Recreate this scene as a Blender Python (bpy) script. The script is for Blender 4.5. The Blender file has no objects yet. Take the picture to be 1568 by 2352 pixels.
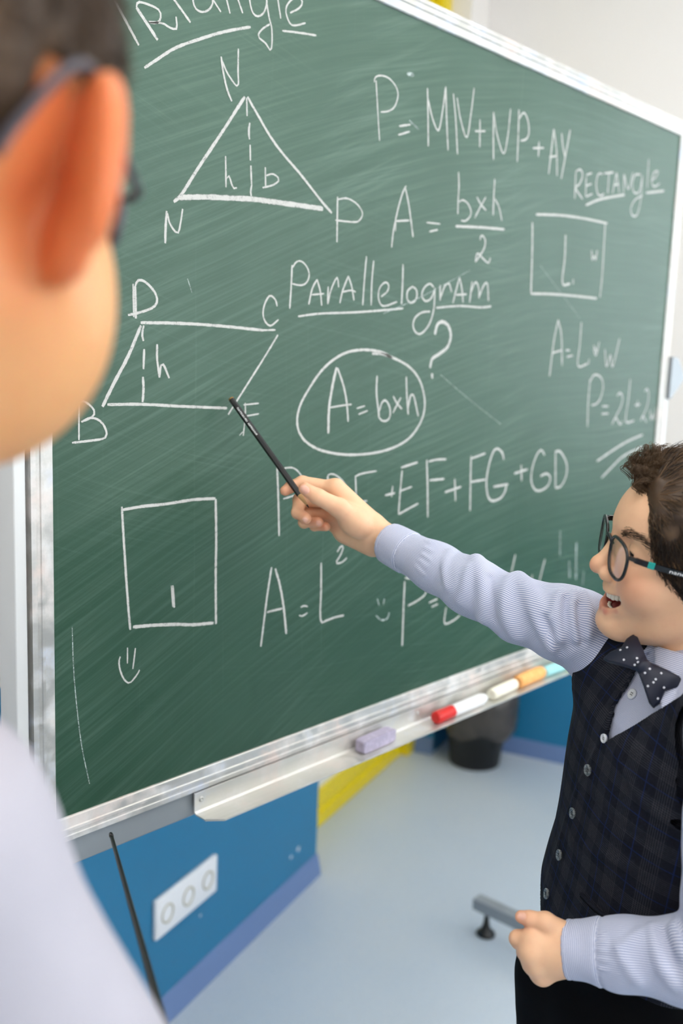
import bpy, bmesh, math, random
import numpy as np
from mathutils import Vector, Matrix

scene = bpy.context.scene
COL = scene.collection

# ------------------------------------------------------------------ camera
FPX = 35.0 / 36.0 * 2352.0
CR = np.array([[0.66855, -0.09298, 0.73780], [-0.74260, -0.13107, 0.65678], [0.03564, -0.98700, -0.15641]])
CR[0] /= np.linalg.norm(CR[0])
CR[1] -= CR[0] * (CR[0] @ CR[1]); CR[1] /= np.linalg.norm(CR[1])
CR[2] = np.cross(CR[0], CR[1])
CAM = np.array([-0.5805, -0.9317, 1.5110])


def ray(px, py):
    return CR @ np.array([px - 784.0, py - 1176.0, FPX]) / FPX


def at(px, py, depth):
    """point seen at a photo pixel, at a distance along the optical axis"""
    return CAM + ray(px, py) * depth


def on_plane(px, py, n, k):
    r = ray(px, py); n = np.asarray(n, float)
    return CAM + r * (k - n @ CAM) / (n @ r)


cam_d = bpy.data.cameras.new('camera')
cam_d.sensor_fit = 'VERTICAL'; cam_d.sensor_height = 36.0; cam_d.sensor_width = 24.0
cam_d.lens = 35.0
cam_d.clip_start = 0.02
cam_d.dof.use_dof = True
cam_d.dof.focus_distance = 1.04
cam_d.dof.aperture_fstop = 3.7
cam = bpy.data.objects.new('camera', cam_d)
M = Matrix.Identity(4)
for i in range(3):
    M[i][0] = CR[i][0]; M[i][1] = -CR[i][1]; M[i][2] = -CR[i][2]; M[i][3] = CAM[i]
cam.matrix_world = M
COL.objects.link(cam)
scene.camera = cam

# ------------------------------------------------------------------ world and light
scene.view_settings.view_transform = 'Standard'
scene.view_settings.look = 'None'
scene.view_settings.gamma = 1.0
scene.view_settings.use_curve_mapping = False
scene.view_settings.exposure = 0.06
w = bpy.data.worlds.new('daylight'); scene.world = w; w.use_nodes = True
bg = w.node_tree.nodes['Background']
bg.inputs[0].default_value = (0.80, 0.90, 1.0, 1); bg.inputs[1].default_value = 1.5

ANG = math.radians(16.0)
U = np.array([math.cos(ANG), math.sin(ANG), 0.0])
N = np.array([-math.sin(ANG), math.cos(ANG), 0.0])


def un(u, n, z):
    return U * u + N * n + np.array([0, 0, z])


NB, UF, NW, UB, ZC = 0.481, 2.821, -3.3, -3.6, 3.2   # board-side wall, far wall, window wall, rear wall, ceiling


def area(name, centre, normal, sx, sy, power, color):
    l = bpy.data.lights.new(name, 'AREA'); l.shape = 'RECTANGLE'; l.size = sx; l.size_y = sy
    l.energy = power; l.color = color
    o = bpy.data.objects.new(name, l); COL.objects.link(o)
    q = Vector(normal).to_track_quat('-Z', 'Z')
    o.matrix_world = Matrix.Translation(Vector(centre)) @ q.to_matrix().to_4x4()
    return o


LAMP = 7.0                                                # brightness of the ceiling lamps
WIN_SIDE = [(-2.5, -1.2), (-0.9, 0.6), (0.9, 2.4)]        # openings in the window wall (u ranges)
WIN_FAR = [(-2.75, -1.15)]                                # opening in the far wall (n range)
for a, b in WIN_SIDE:
    area('window_daylight', un((a + b) / 2, NW - 0.12, 1.85), N, b - a, 1.7, 31, (1.0, 0.985, 0.96))
for a, b in WIN_FAR:
    area('window_daylight', un(UF + 0.12, (a + b) / 2, 1.85), -U, b - a, 1.7, 26, (0.93, 0.97, 1.0))

# ------------------------------------------------------------------ helpers


def link(o, parent=None):
    COL.objects.link(o)
    if parent is not None:
        o.parent = parent
    return o


def tag(o, label, cat, group=None):
    o['label'] = label; o['category'] = cat
    if group:
        o['group'] = group
    return o


def struct(o):
    o['kind'] = 'structure'
    return o


def thing(name, label, cat, loc=(0, 0, 0), group=None):
    o = bpy.data.objects.new(name, None); o.location = loc; o.empty_display_size = 0.05
    link(o); tag(o, label, cat, group)
    return o


def mesh_obj(name, verts, faces, mat=None, parent=None, smooth=False, attrs=None):
    me = bpy.data.meshes.new(name)
    verts = np.asarray(verts, float)
    if parent is not None:
        verts = verts - np.array(parent_origin(parent))
    me.from_pydata([tuple(v) for v in verts], [], [tuple(int(i) for i in f) for f in faces])
    if smooth:
        me.polygons.foreach_set('use_smooth', [True] * len(me.polygons))
    if attrs:
        for k, a in attrs.items():
            a = np.asarray(a, np.float32)
            if a.ndim == 2 and a.shape[1] == 3:
                c = np.ones((len(a), 4), np.float32); c[:, :3] = a
                at_ = me.attributes.new(k, 'FLOAT_COLOR', 'POINT'); at_.data.foreach_set('color', c.ravel())
            else:
                at_ = me.attributes.new(k, 'FLOAT', 'POINT'); at_.data.foreach_set('value', a.ravel())
    me.update()
    o = bpy.data.objects.new(name, me)
    if mat is not None:
        me.materials.append(mat)
    return link(o, parent)


def parent_origin(p):
    x = np.zeros(3)
    while p is not None:
        x = x + np.array(p.location); p = p.parent
    return x


def bm_obj(name, bm, mat, parent=None, smooth=False):
    bm.normal_update()
    v = [tuple(x.co) for x in bm.verts]; bm.verts.index_update()
    f = [[x.index for x in p.verts] for p in bm.faces]
    bm.free()
    return mesh_obj(name, v, f, mat, parent, smooth)


def box_vf(o, ax, ay, az):
    """box from a corner and three edge vectors"""
    o, ax, ay, az = (np.asarray(q, float) for q in (o, ax, ay, az))
    v = [o + ax * i + ay * j + az * k for k in (0, 1) for j in (0, 1) for i in (0, 1)]
    f = [(0, 2, 3, 1), (4, 5, 7, 6), (0, 1, 5, 4), (2, 6, 7, 3), (0, 4, 6, 2), (1, 3, 7, 5)]
    if np.dot(np.cross(ax, ay), az) < 0:
        f = [q[::-1] for q in f]
    return v, f


def box(name, o, ax, ay, az, mat, parent=None, bevel=0.0, seg=2):
    v, f = box_vf(o, ax, ay, az)
    if bevel <= 0:
        return mesh_obj(name, v, f, mat, parent)
    bm = bmesh.new()
    vs = [bm.verts.new(q) for q in v]
    for q in f:
        bm.faces.new([vs[i] for i in q])
    bmesh.ops.bevel(bm, geom=bm.edges[:], offset=bevel, segments=seg, affect='EDGES', profile=0.6)
    return bm_obj(name, bm, mat, parent, True)


def boxun(name, u0, u1, n0, n1, z0, z1, mat, parent=None, bevel=0.0):
    return box(name, un(u0, n0, z0), U * (u1 - u0), N * (n1 - n0), (0, 0, z1 - z0), mat, parent, bevel)


def join_vf(parts):
    V, F, k = [], [], 0
    for v, f in parts:
        V += [np.asarray(q, float) for q in v]; F += [tuple(i + k for i in q) for q in f]; k += len(v)
    return V, F


def frame_of(d):
    d = np.asarray(d, float); d = d / np.linalg.norm(d)
    a = np.array([0, 0, 1.0]) if abs(d[2]) < 0.9 else np.array([1.0, 0, 0])
    x = np.cross(a, d); x /= np.linalg.norm(x)
    return x, np.cross(d, x), d


def tube_vf(pts, rads, n=10, cap=True, flat=1.0):
    pts = [np.asarray(p, float) for p in pts]
    V, F = [], []
    px = None
    for i, p in enumerate(pts):
        d = pts[min(i + 1, len(pts) - 1)] - pts[max(i - 1, 0)]
        x, y, d = frame_of(d)
        if px is not None:
            x = px - d * (px @ d); x /= np.linalg.norm(x); y = np.cross(d, x)
        px = x
        for k in range(n):
            a = 2 * math.pi * k / n
            V.append(p + rads[i] * (math.cos(a) * x + flat * math.sin(a) * y))
    for i in range(len(pts) - 1):
        for k in range(n):
            F.append((i * n + k, i * n + (k + 1) % n, (i + 1) * n + (k + 1) % n, (i + 1) * n + k))
    if cap:
        F.append(tuple(range(n))[::-1]); F.append(tuple((len(pts) - 1) * n + k for k in range(n)))
    return V, F


def tube(name, pts, rads, mat, parent=None, n=10, smooth=True, flat=1.0):
    v, f = tube_vf(pts, rads, n, True, flat)
    return mesh_obj(name, v, f, mat, parent, smooth)


def lathe_vf(prof, c, axis=(0, 0, 1), n=28):
    x, y, d = frame_of(axis); c = np.asarray(c, float)
    V, F = [], []
    for r, h in prof:
        for k in range(n):
            a = 2 * math.pi * k / n
            V.append(c + d * h + r * (math.cos(a) * x + math.sin(a) * y))
    for i in range(len(prof) - 1):
        for k in range(n):
            F.append((i * n + k, i * n + (k + 1) % n, (i + 1) * n + (k + 1) % n, (i + 1) * n + k))
    F.append(tuple(range(n))[::-1]); F.append(tuple((len(prof) - 1) * n + k for k in range(n)))
    return V, F


def extrude_profile(name, prof, o, ax, ay, length_vec, mat, parent=None, smooth=False):
    """closed 2-D profile swept along a vector"""
    o, ax, ay, lv = (np.asarray(q, float) for q in (o, ax, ay, length_vec))
    n = len(prof)
    V = [o + ax * a + ay * b for a, b in prof] + [o + lv + ax * a + ay * b for a, b in prof]
    F = [(i, (i + 1) % n, n + (i + 1) % n, n + i) for i in range(n)]
    F += [tuple(range(n))[::-1], tuple(range(n, 2 * n))]
    bm = bmesh.new()
    vs = [bm.verts.new(q) for q in V]
    for q in F:
        bm.faces.new([vs[i] for i in q])
    bmesh.ops.recalc_face_normals(bm, faces=bm.faces[:])
    return bm_obj(name, bm, mat, parent, smooth)


def spline(pts, k=8):
    p = np.asarray(pts, float)
    if len(p) == 2:
        return p
    out = []
    for i in range(len(p) - 1):
        p0 = p[i - 1] if i else 2 * p[0] - p[1]
        p1, p2 = p[i], p[i + 1]
        p3 = p[i + 2] if i + 2 < len(p) else 2 * p[-1] - p[-2]
        for t in np.linspace(0, 1, k, endpoint=False):
            out.append(0.5 * (2 * p1 + (p2 - p0) * t + (2 * p0 - 5 * p1 + 4 * p2 - p3) * t * t + (3 * p1 - p0 - 3 * p2 + p3) * t ** 3))
    out.append(p[-1])
    return np.array(out)


# ------------------------------------------------------------------ materials
def s2l(c):
    return tuple(((x / 255.0) / 12.92 if x / 255.0 <= 0.04045 else ((x / 255.0 + 0.055) / 1.055) ** 2.4) for x in c)


class NT:
    """small node-tree writer"""
    def __init__(self, name):
        self.m = bpy.data.materials.new(name); self.m.use_nodes = True
        self.t = self.m.node_tree; self.b = self.t.nodes['Principled BSDF']

    def node(self, kind, **kw):
        n = self.t.nodes.new(kind)
        for k, v in kw.items():
            setattr(n, k, v)
        return n

    def put(self, n, key, v):
        if isinstance(v, bpy.types.NodeSocket):
            self.t.links.new(v, n.inputs[key])
        elif v is not None:
            n.inputs[key].default_value = v

    def math(self, op, a, b=None, c=None, clamp=False):
        n = self.node('ShaderNodeMath', operation=op); n.use_clamp = clamp
        for i, v in enumerate((a, b, c)):
            if v is not None:
                self.put(n, i, v)
        return n.outputs[0]

    def mix(self, f, a, b, blend='MIX'):
        n = self.node('ShaderNodeMix', data_type='RGBA', blend_type=blend)
        for key, v in (('Factor', f),):
            self.put(n, 0, v)
        for i, v in ((6, a), (7, b)):
            if isinstance(v, bpy.types.NodeSocket):
                self.t.links.new(v, n.inputs[i])
            else:
                n.inputs[i].default_value = (*v[:3], 1)
        return n.outputs[2]

    def coord(self, which='Object'):
        return self.node('ShaderNodeTexCoord').outputs[which]

    def mapping(self, v, scale=(1, 1, 1), rot=(0, 0, 0), loc=(0, 0, 0)):
        n = self.node('ShaderNodeMapping'); self.put(n, 'Vector', v)
        n.inputs['Scale'].default_value = scale; n.inputs['Rotation'].default_value = rot; n.inputs['Location'].default_value = loc
        return n.outputs[0]

    def noise(self, v, scale, detail=3, rough=0.55, dist=0.0, out=0):
        n = self.node('ShaderNodeTexNoise'); self.put(n, 'Vector', v)
        n.inputs['Scale'].default_value = scale; n.inputs['Detail'].default_value = detail
        n.inputs['Roughness'].default_value = rough; n.inputs['Distortion'].default_value = dist
        return n.outputs[out]

    def ramp(self, f, stops):
        n = self.node('ShaderNodeValToRGB'); self.put(n, 0, f)
        cr = n.color_ramp
        while len(cr.elements) < len(stops):
            cr.elements.new(0.5)
        for e, (p, c) in zip(cr.elements, stops):
            e.position = p; e.color = (*c[:3], 1) if hasattr(c, '__len__') else (c, c, c, 1)
        return n.outputs[0]

    def smooth(self, x, a, b):
        n = self.node('ShaderNodeMapRange', interpolation_type='SMOOTHSTEP'); self.put(n, 0, x)
        n.inputs[1].default_value = a; n.inputs[2].default_value = b
        return n.outputs[0]

    def attr(self, name, out='Fac'):
        n = self.node('ShaderNodeAttribute', attribute_name=name)
        return n.outputs[out]

    def xyz(self, v):
        n = self.node('ShaderNodeSeparateXYZ'); self.put(n, 0, v)
        return n.outputs

    def comb(self, x, y, z):
        n = self.node('ShaderNodeCombineXYZ')
        for i, v in enumerate((x, y, z)):
            self.put(n, i, v)
        return n.outputs[0]

    def bump(self, h, strength=0.3, dist=0.001):
        n = self.node('ShaderNodeBump'); self.put(n, 'Height', h)
        n.inputs['Strength'].default_value = strength; n.inputs['Distance'].default_value = dist
        self.put(self.b, 'Normal', n.outputs[0])

    def set(self, color=None, rough=None, metal=None, spec=None, **kw):
        if color is not None:
            self.put(self.b, 'Base Color', (*color[:3], 1) if not isinstance(color, bpy.types.NodeSocket) else color)
        for k, v in (('Roughness', rough), ('Metallic', metal), ('Specular IOR Level', spec)):
            if v is not None:
                self.put(self.b, k, v)
        for k, v in kw.items():
            self.put(self.b, k, v)
        return self.m


def plain(name, rgb, rough=0.5, metal=0.0, var=0.06, scale=30, spec=None, bump=0.0):
    t = NT(name); c = s2l(rgb)
    f = t.noise(t.coord(), scale, 3)
    lo = tuple(x * (1 - var) for x in c); hi = tuple(min(1, x * (1 + var)) for x in c)
    if bump:
        t.bump(f, bump, 0.001)
    return t.set(t.mix(f, lo, hi), rough, metal, spec)


def mat_wall(name, rgb_low, rgb_up, zsplit):
    t = NT(name); co = t.coord(); z = t.xyz(co)[2]
    f = t.noise(co, 2.0, 4); g = t.noise(co, 140, 2)
    lo = t.mix(f, tuple(x * 0.93 for x in s2l(rgb_low)), tuple(x * 1.05 for x in s2l(rgb_low)))
    up = t.mix(f, tuple(x * 0.98 for x in s2l(rgb_up)), s2l(rgb_up))
    k = t.math('GREATER_THAN', z, zsplit)
    t.bump(g, 0.06, 0.001)
    return t.set(t.mix(k, lo, up), t.math('MULTIPLY_ADD', k, 0.25, 0.4), 0, 0.4)


MAT = {}
MAT['wall'] = mat_wall('wall_paint_blue_dado', (32, 118, 160), (239, 234, 229), 0.93)
MAT['white_wall'] = plain('white_wall_paint', (238, 235, 229), 0.7, var=0.02, scale=3)
MAT['ceiling'] = plain('ceiling_paint', (240, 240, 238), 0.8, var=0.02, scale=3)
MAT['skirting'] = plain('blue_plastic_skirting', (104, 128, 172), 0.35, var=0.05, scale=6)
MAT['yellow'] = plain('yellow_gloss_paint', (232, 206, 6), 0.3, var=0.04, scale=8)
MAT['door_panel'] = plain('cream_door_panel', (226, 224, 212), 0.5, var=0.03, scale=5)
MAT['glass'] = NT('window_glass').set((0.95, 0.98, 1.0), 0.02, 0, 0.5, **{'Transmission Weight': 1.0, 'IOR': 1.05})


def mat_floor():
    t = NT('light_blue_linoleum'); co = t.coord()
    a = t.noise(co, 1.6, 4, 0.6); b = t.noise(co, 60, 4, 0.65); s = t.noise(co, 260, 2)
    c = t.mix(a, s2l((170, 190, 210)), s2l((200, 207, 212)))
    c = t.mix(t.math('MULTIPLY', b, 0.45), c, s2l((205, 208, 208)))
    c = t.mix(t.smooth(s, 0.62, 0.72), c, s2l((150, 165, 185)))
    t.bump(b, 0.05, 0.001)
    return t.set(c, t.math('MULTIPLY_ADD', a, 0.15, 0.30), 0, 0.45)


MAT['floor'] = mat_floor()


def mat_aluminium(name, rgb, rough=0.42, dust=0.5):
    t = NT(name); co = t.coord()
    x, y, z = t.xyz(co)
    brushed = t.noise(t.comb(t.math('MULTIPLY', x, 6.0), t.math('MULTIPLY', y, 300.0), t.math('MULTIPLY', z, 300.0)), 1.0, 3)
    pat = t.noise(t.mapping(co, (1, 1, 1)), 26, 5, 0.68)
    tint = t.noise(t.mapping(co, (1, 1, 1), loc=(3, 1, 2)), 11, 3, 0.6)
    c = t.mix(brushed, tuple(q * 0.86 for q in s2l(rgb)), s2l(rgb))
    pinkblue = t.ramp(tint, [(0.36, s2l((196, 205, 222))), (0.5, s2l((226, 224, 222))), (0.64, s2l((226, 208, 200)))])
    k = t.math('MULTIPLY', t.smooth(pat, 0.40, 0.66), dust)
    c = t.mix(k, c, pinkblue)
    t.bump(brushed, 0.12, 0.0006)
    return t.set(c, t.math('MULTIPLY_ADD', k, 0.35, rough), t.math('MULTIPLY_ADD', k, -0.7, 0.75), 0.5)


MAT['alu'] = mat_aluminium('chalky_brushed_aluminium', (206, 204, 198), 0.42, 0.75)
MAT['tray'] = mat_aluminium('painted_tray_metal', (214, 212, 205), 0.4, 0.45)
MAT['steel_grey'] = plain('grey_painted_steel', (150, 156, 160), 0.4, 0.3, 0.04, 20)
MAT['steel_light'] = plain('light_grey_painted_steel', (206, 207, 206), 0.45, 0.1, 0.04, 12)
MAT['black_plastic'] = plain('black_plastic', (16, 17, 17), 0.4, 0, 0.2, 40)


def mat_board():
    t = NT('green_chalkboard_enamel'); co = t.coord()
    x, y, z = t.xyz(co)
    big = t.noise(co, 1.7, 4, 0.6)
    warp = t.noise(co, 1.3, 2, 0.5)

    def streaks(bow, cx, ang, fx, fz, seed, wv=0.10):
        """wiping strokes: long fine streaks bent into shallow arcs"""
        dx = t.math('SUBTRACT', x, cx)
        zz = t.math('MULTIPLY_ADD', t.math('MULTIPLY', dx, dx), bow, z)
        zz = t.math('MULTIPLY_ADD', warp, wv, zz)
        zz = t.math('MULTIPLY_ADD', x, ang, zz)
        v = t.comb(t.math('MULTIPLY', x, fx), seed, t.math('MULTIPLY', zz, fz))
        return t.noise(v, 1.0, 6, 0.68)
    s1 = streaks(0.20, 0.55, 0.0, 2.2, 150.0, 1.0, 0.08)
    s2 = streaks(0.20, 0.9, -0.02, 2.0, 90.0, 7.0, 0.12)
    s3 = streaks(-0.14, 0.5, -0.05, 2.6, 210.0, 13.0, 0.12)
    s4 = streaks(0.40, 0.5, 0.05, 2.4, 110.0, 19.0, 0.16)
    vert = t.noise(t.comb(t.math('MULTIPLY', t.math('MULTIPLY_ADD', warp, 0.05, x), 150.0), 3.0, t.math('MULTIPLY', z, 1.2)), 1.0, 4, 0.6)
    m1 = t.smooth(t.noise(co, 2.6, 3), 0.40, 0.66)
    m2 = t.smooth(t.noise(t.mapping(co, loc=(4, 2, 9)), 3.1, 3), 0.46, 0.70)
    m3 = t.smooth(t.noise(t.mapping(co, loc=(1, 8, 3)), 2.6, 3), 0.48, 0.72)
    m4 = t.smooth(t.noise(t.mapping(co, loc=(7, 3, 5)), 3.6, 3), 0.52, 0.72)
    d = t.math('MULTIPLY', big, 0.085)
    d = t.math('MULTIPLY_ADD', t.smooth(s1, 0.38, 0.80), t.math('MULTIPLY_ADD', m1, 0.07, 0.04), d)
    d = t.math('MULTIPLY_ADD', t.smooth(s2, 0.44, 0.84), t.math('MULTIPLY', m2, 0.15), d)
    d = t.math('MULTIPLY_ADD', t.smooth(s3, 0.48, 0.82), t.math('MULTIPLY', m3, 0.10), d)
    d = t.math('MULTIPLY_ADD', t.smooth(s4, 0.50, 0.85), t.math('MULTIPLY', m4, 0.18), d)
    d = t.math('MULTIPLY_ADD', t.smooth(vert, 0.58, 0.85), 0.05, d)
    speck = t.smooth(t.noise(co, 420, 2), 0.70, 0.80)
    d = t.math('MULTIPLY_ADD', speck, 0.04, d)
    # colour mixed gradually paler towards the top of the board
    d = t.math('MULTIPLY_ADD', t.smooth(z, 0.95, 2.0), 0.08, d)
    base = t.mix(big, s2l((8, 54, 34)), s2l((14, 64, 43)))
    c = t.mix(d, base, s2l((180, 206, 190)))
    fine = t.noise(t.comb(t.math('MULTIPLY', x, 40.0), 2.0, t.math('MULTIPLY', z, 420.0)), 1.0, 2)
    t.bump(fine, 0.05, 0.0004)
    return t.set(c, t.math('MULTIPLY_ADD', d, 0.25, 0.40), 0, 0.30)


MAT['board'] = mat_board()


def mat_chalk(name, rgb, cover=0.5):
    t = NT(name); co = t.coord()
    x, y, z = t.xyz(co)
    g = t.noise(co, 900, 3, 0.7); h = t.noise(co, 160, 3, 0.6)
    e = t.attr('edge')
    a = t.math('ADD', t.math('MULTIPLY', g, 0.7), t.math('MULTIPLY', h, 0.5))
    a = t.math('SUBTRACT', a, t.math('MULTIPLY', t.math('POWER', e, 3.0), 0.35))
    al = t.math('MULTIPLY_ADD', t.smooth(a, 0.58 - cover * 0.5, 0.72 - cover * 0.25), 0.72, 0.20)
    t.set(s2l(rgb), 0.95, 0, 0.1)
    t.put(t.b, 'Alpha', al)
    return t.m


MAT['chalk'] = mat_chalk('white_chalk_line', (204, 203, 198), 0.5)
MAT['chalk_faint'] = mat_chalk('rubbed_chalk_line', (196, 208, 204), 0.1)

# ------------------------------------------------------------------ room shell
T = 0.2
struct(boxun('floor', UB - T, UF + T + 0.1, NW - T, NB + 0.6, -0.08, 0.0, MAT['floor']))
struct(boxun('ceiling', UB - T, UF + T, NW - T, NB + 0.6, ZC, ZC + 0.1, MAT['ceiling']))
UD0, UD1, ND = 1.63, 2.60, 0.602                      # doorway behind the board
v1 = box_vf(un(UB - T, NB, 0), U * (UD0 - UB + T), N * T, (0, 0, ZC))
v2 = box_vf(un(UD0, NB, 3.02), U * (UF - UD0 + T), N * T, (0, 0, ZC - 3.02))
struct(mesh_obj('wall_left', *join_vf([v1, v2]), MAT['wall']))
struct(boxun('wall_pilaster', UD1 + 0.045, UF + T, 0.50, NB + 0.5, 0, ZC, MAT['wall']))


def wall_with_openings(name, mk, a0, a1, openings, z0, z1, mat):
    """wall made of the solid pieces around rectangular openings"""
    parts = []; cur = a0
    for a, b in sorted(openings):
        parts.append(mk(cur, a, 0, ZC)); parts.append(mk(a, b, 0, z0)); parts.append(mk(a, b, z1, ZC)); cur = b
    parts.append(mk(cur, a1, 0, ZC))
    return struct(mesh_obj(name, *join_vf(parts), mat))


wall_with_openings('wall_far', lambda a, b, c, d: box_vf(un(UF, a, c), U * T, N * (b - a), (0, 0, d - c)), NW - T, 0.52, WIN_FAR, 1.0, 2.7, MAT['wall'])
wall_with_openings('wall_window', lambda a, b, c, d: box_vf(un(a, NW - T, c), U * (b - a), N * T, (0, 0, d - c)), UB - T, UF + T, WIN_SIDE, 1.0, 2.7, MAT['wall'])
struct(boxun('wall_rear', UB - T, UB, NW - T, NB + T, 0, ZC, MAT['wall']))

MAT['pvc'] = plain('white_window_frame', (240, 240, 240), 0.4, 0, 0.02, 5)
wi = 0
for lst, far in ((WIN_SIDE, False), (WIN_FAR, True)):
    for a, b in lst:
        wi += 1
        root = bpy.data.objects.new('window_%d' % wi, None); link(root)
        c = un(UF + 0.02, (a + b) / 2, 1.0) if far else un((a + b) / 2, NW - 0.08, 1.0)
        root.location = c; struct(root)
        A = N if far else U; D = (U if far else N) * 0.05; hw = (b - a) / 2
        bars = [(-hw, -hw + 0.06, 0, 1.7), (hw - 0.06, hw, 0, 1.7), (-0.04, 0.04, 0, 1.7)]
        fp = [box_vf(c + A * p + np.array([0, 0, q]), A * (r - p), D, (0, 0, s - q)) for p, r, q, s in bars]
        fp += [box_vf(c - A * hw + np.array([0, 0, q]), A * 2 * hw, D, (0, 0, 0.06)) for q in (0, 1.64)]
        mesh_obj('window_frame', *join_vf(fp), MAT['pvc'], root)
        for s in (-1, 1):
            x0 = -hw + 0.05 if s < 0 else 0.03
            mesh_obj('pane', *box_vf(c + A * x0 + D * 0.4 + np.array([0, 0, 0.05]), A * (hw - 0.08), D * 0.1, (0, 0, 1.6)), MAT['glass'], root)

# ceiling lamps (out of view, they light the room)
MAT['lamp_case'] = plain('white_lamp_housing', (236, 236, 236), 0.5, 0, 0.02, 5)
t_ = NT('lit_lamp_diffuser'); t_.set((0.9, 0.9, 0.9), 0.5); t_.put(t_.b, 'Emission Color', (1.0, 0.97, 0.92, 1)); t_.put(t_.b, 'Emission Strength', LAMP)
MAT['lamp_lit'] = t_.m
k_ = 0
for uu, row in ((-2.2, 'rear'), (-0.4, 'middle'), (1.4, 'far')):
    for nn_, sd_ in ((-0.75, 'board'), (-2.2, 'window')):
        lt = thing('ceiling_light', 'long white ceiling panel light in the %s row, on the %s side' % (row, sd_), 'lamp', un(uu, nn_, ZC), 'ceiling panel lights')
        boxun('housing', uu - 0.5, uu + 0.5, nn_ - 0.3, nn_ + 0.3, ZC - 0.05, ZC - 0.001, MAT['lamp_case'], lt)
        boxun('diffuser', uu - 0.47, uu + 0.47, nn_ - 0.27, nn_ + 0.27, ZC - 0.056, ZC - 0.05, MAT['lamp_lit'], lt)

# skirting with a rounded top
SK = [(0, 0), (0.018, 0), (0.016, 0.012), (0.009, 0.045), (0.004, 0.06), (0, 0.062)]
struct(extrude_profile('baseboard_left', SK, un(UB, NB, 0), -N, (0, 0, 1), U * (UD0 - UB), MAT['skirting']))
struct(extrude_profile('baseboard_far', SK, un(UF, 0.50, 0), -U, (0, 0, 1), N * (NW - 0.50), MAT['skirting']))
struct(extrude_profile('baseboard_pilaster', SK, un(UD1 + 0.045, 0.60, 0), -U, (0, 0, 1), N * (0.50 - 0.60), MAT['skirting']))
struct(extrude_profile('baseboard_window', SK, un(UF, NW, 0), N, (0, 0, 1), U * (UB - UF), MAT['skirting']))
struct(extrude_profile('baseboard_rear', SK, un(UB, NW, 0), U, (0, 0, 1), N * (NB - NW), MAT['skirting']))

# yellow-framed door in the recess
door = bpy.data.objects.new('door_1', None); door.location = un((UD0 + UD1) / 2, ND, 0); link(door); struct(door)
boxun('panel', UD0 - 0.06, UD1 + 0.04, ND + 0.012, ND + 0.05, 0.0, 3.02, MAT['door_panel'], door)
extrude_profile('bottom_rail', [(0, 0), (0.012, 0), (0.012, 0.042), (0.004, 0.052), (0.004, 0.062), (0.012, 0.075), (0.010, 0.125), (0, 0.125)],
                un(UD0 - 0.02, ND + 0.012, 0.002), -N, (0, 0, 1), U * (UD1 - UD0 + 0.0), MAT['yellow'], door)
boxun('stile', UD1 - 0.075, UD1 - 0.03, ND - 0.002, ND + 0.012, 0.1, 3.0, MAT['yellow'], door, 0.002)
boxun('jamb', UD1 - 0.03, UD1 + 0.05, ND - 0.030, ND + 0.02, 0.0, 3.02, MAT['yellow'], door, 0.003)

# ------------------------------------------------------------------ chalkboard on its stand
ZB = 0.980                        # lower edge of the green surface
BW, BH = 1.4745, 1.0
board = thing('chalkboard', 'large green chalkboard with chalk geometry drawings, aluminium frame, tray and stand', 'chalkboard', (BW / 2, 0.02, 0.0))
surf = box('writing_surface', (-0.004, 0.0, ZB - 0.004), (BW + 0.008, 0, 0), (0, 0.012, 0), (0, 0, BH + 0.008), MAT['board'], board)
FWID = 0.028
fprof = [(0.0, -0.002), (0.0012, -0.0035), (0.012, -0.0045), (0.013, -0.006), (0.0165, -0.006), (0.0175, -0.0045), (0.021, -0.0045), (0.022, -0.0055), (FWID, -0.005), (FWID, 0.02), (0.0, 0.02)]


def frame_bar(name, p0, p1, out):
    """frame bar with grooves; mitred ends; out = direction away from the green surface"""
    p0, p1, out = (np.asarray(q, float) for q in (p0, p1, out)); d = (p1 - p0) / np.linalg.norm(p1 - p0)
    n = len(fprof)
    V = [p0 + out * a - d * a + np.array([0, b, 0]) for a, b in fprof] + [p1 + out * a + d * a + np.array([0, b, 0]) for a, b in fprof]
    F = [(i, (i + 1) % n, n + (i + 1) % n, n + i) for i in range(n)] + [tuple(range(n))[::-1], tuple(range(n, 2 * n))]
    bm = bmesh.new(); vs = [bm.verts.new(q) for q in V]
    for q in F:
        bm.faces.new([vs[i] for i in q])
    bmesh.ops.recalc_face_normals(bm, faces=bm.faces[:])
    return bm_obj(name, bm, MAT['alu'], board)


frame_bar('frame_top', (0, 0, ZB + BH), (BW, 0, ZB + BH), (0, 0, 1))
frame_bar('frame_bottom', (0, 0, ZB), (BW, 0, ZB), (0, 0, -1))
frame_bar('frame_side', (0, 0, ZB), (0, 0, ZB + BH), (-1, 0, 0))
frame_bar('frame_side', (BW, 0, ZB), (BW, 0, ZB + BH), (1, 0, 0))
box('back_panel', (-0.02, 0.013, ZB - 0.02), (BW + 0.04, 0, 0), (0, 0.006, 0), (0, 0, BH + 0.04), MAT['steel_light'], board)

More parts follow.
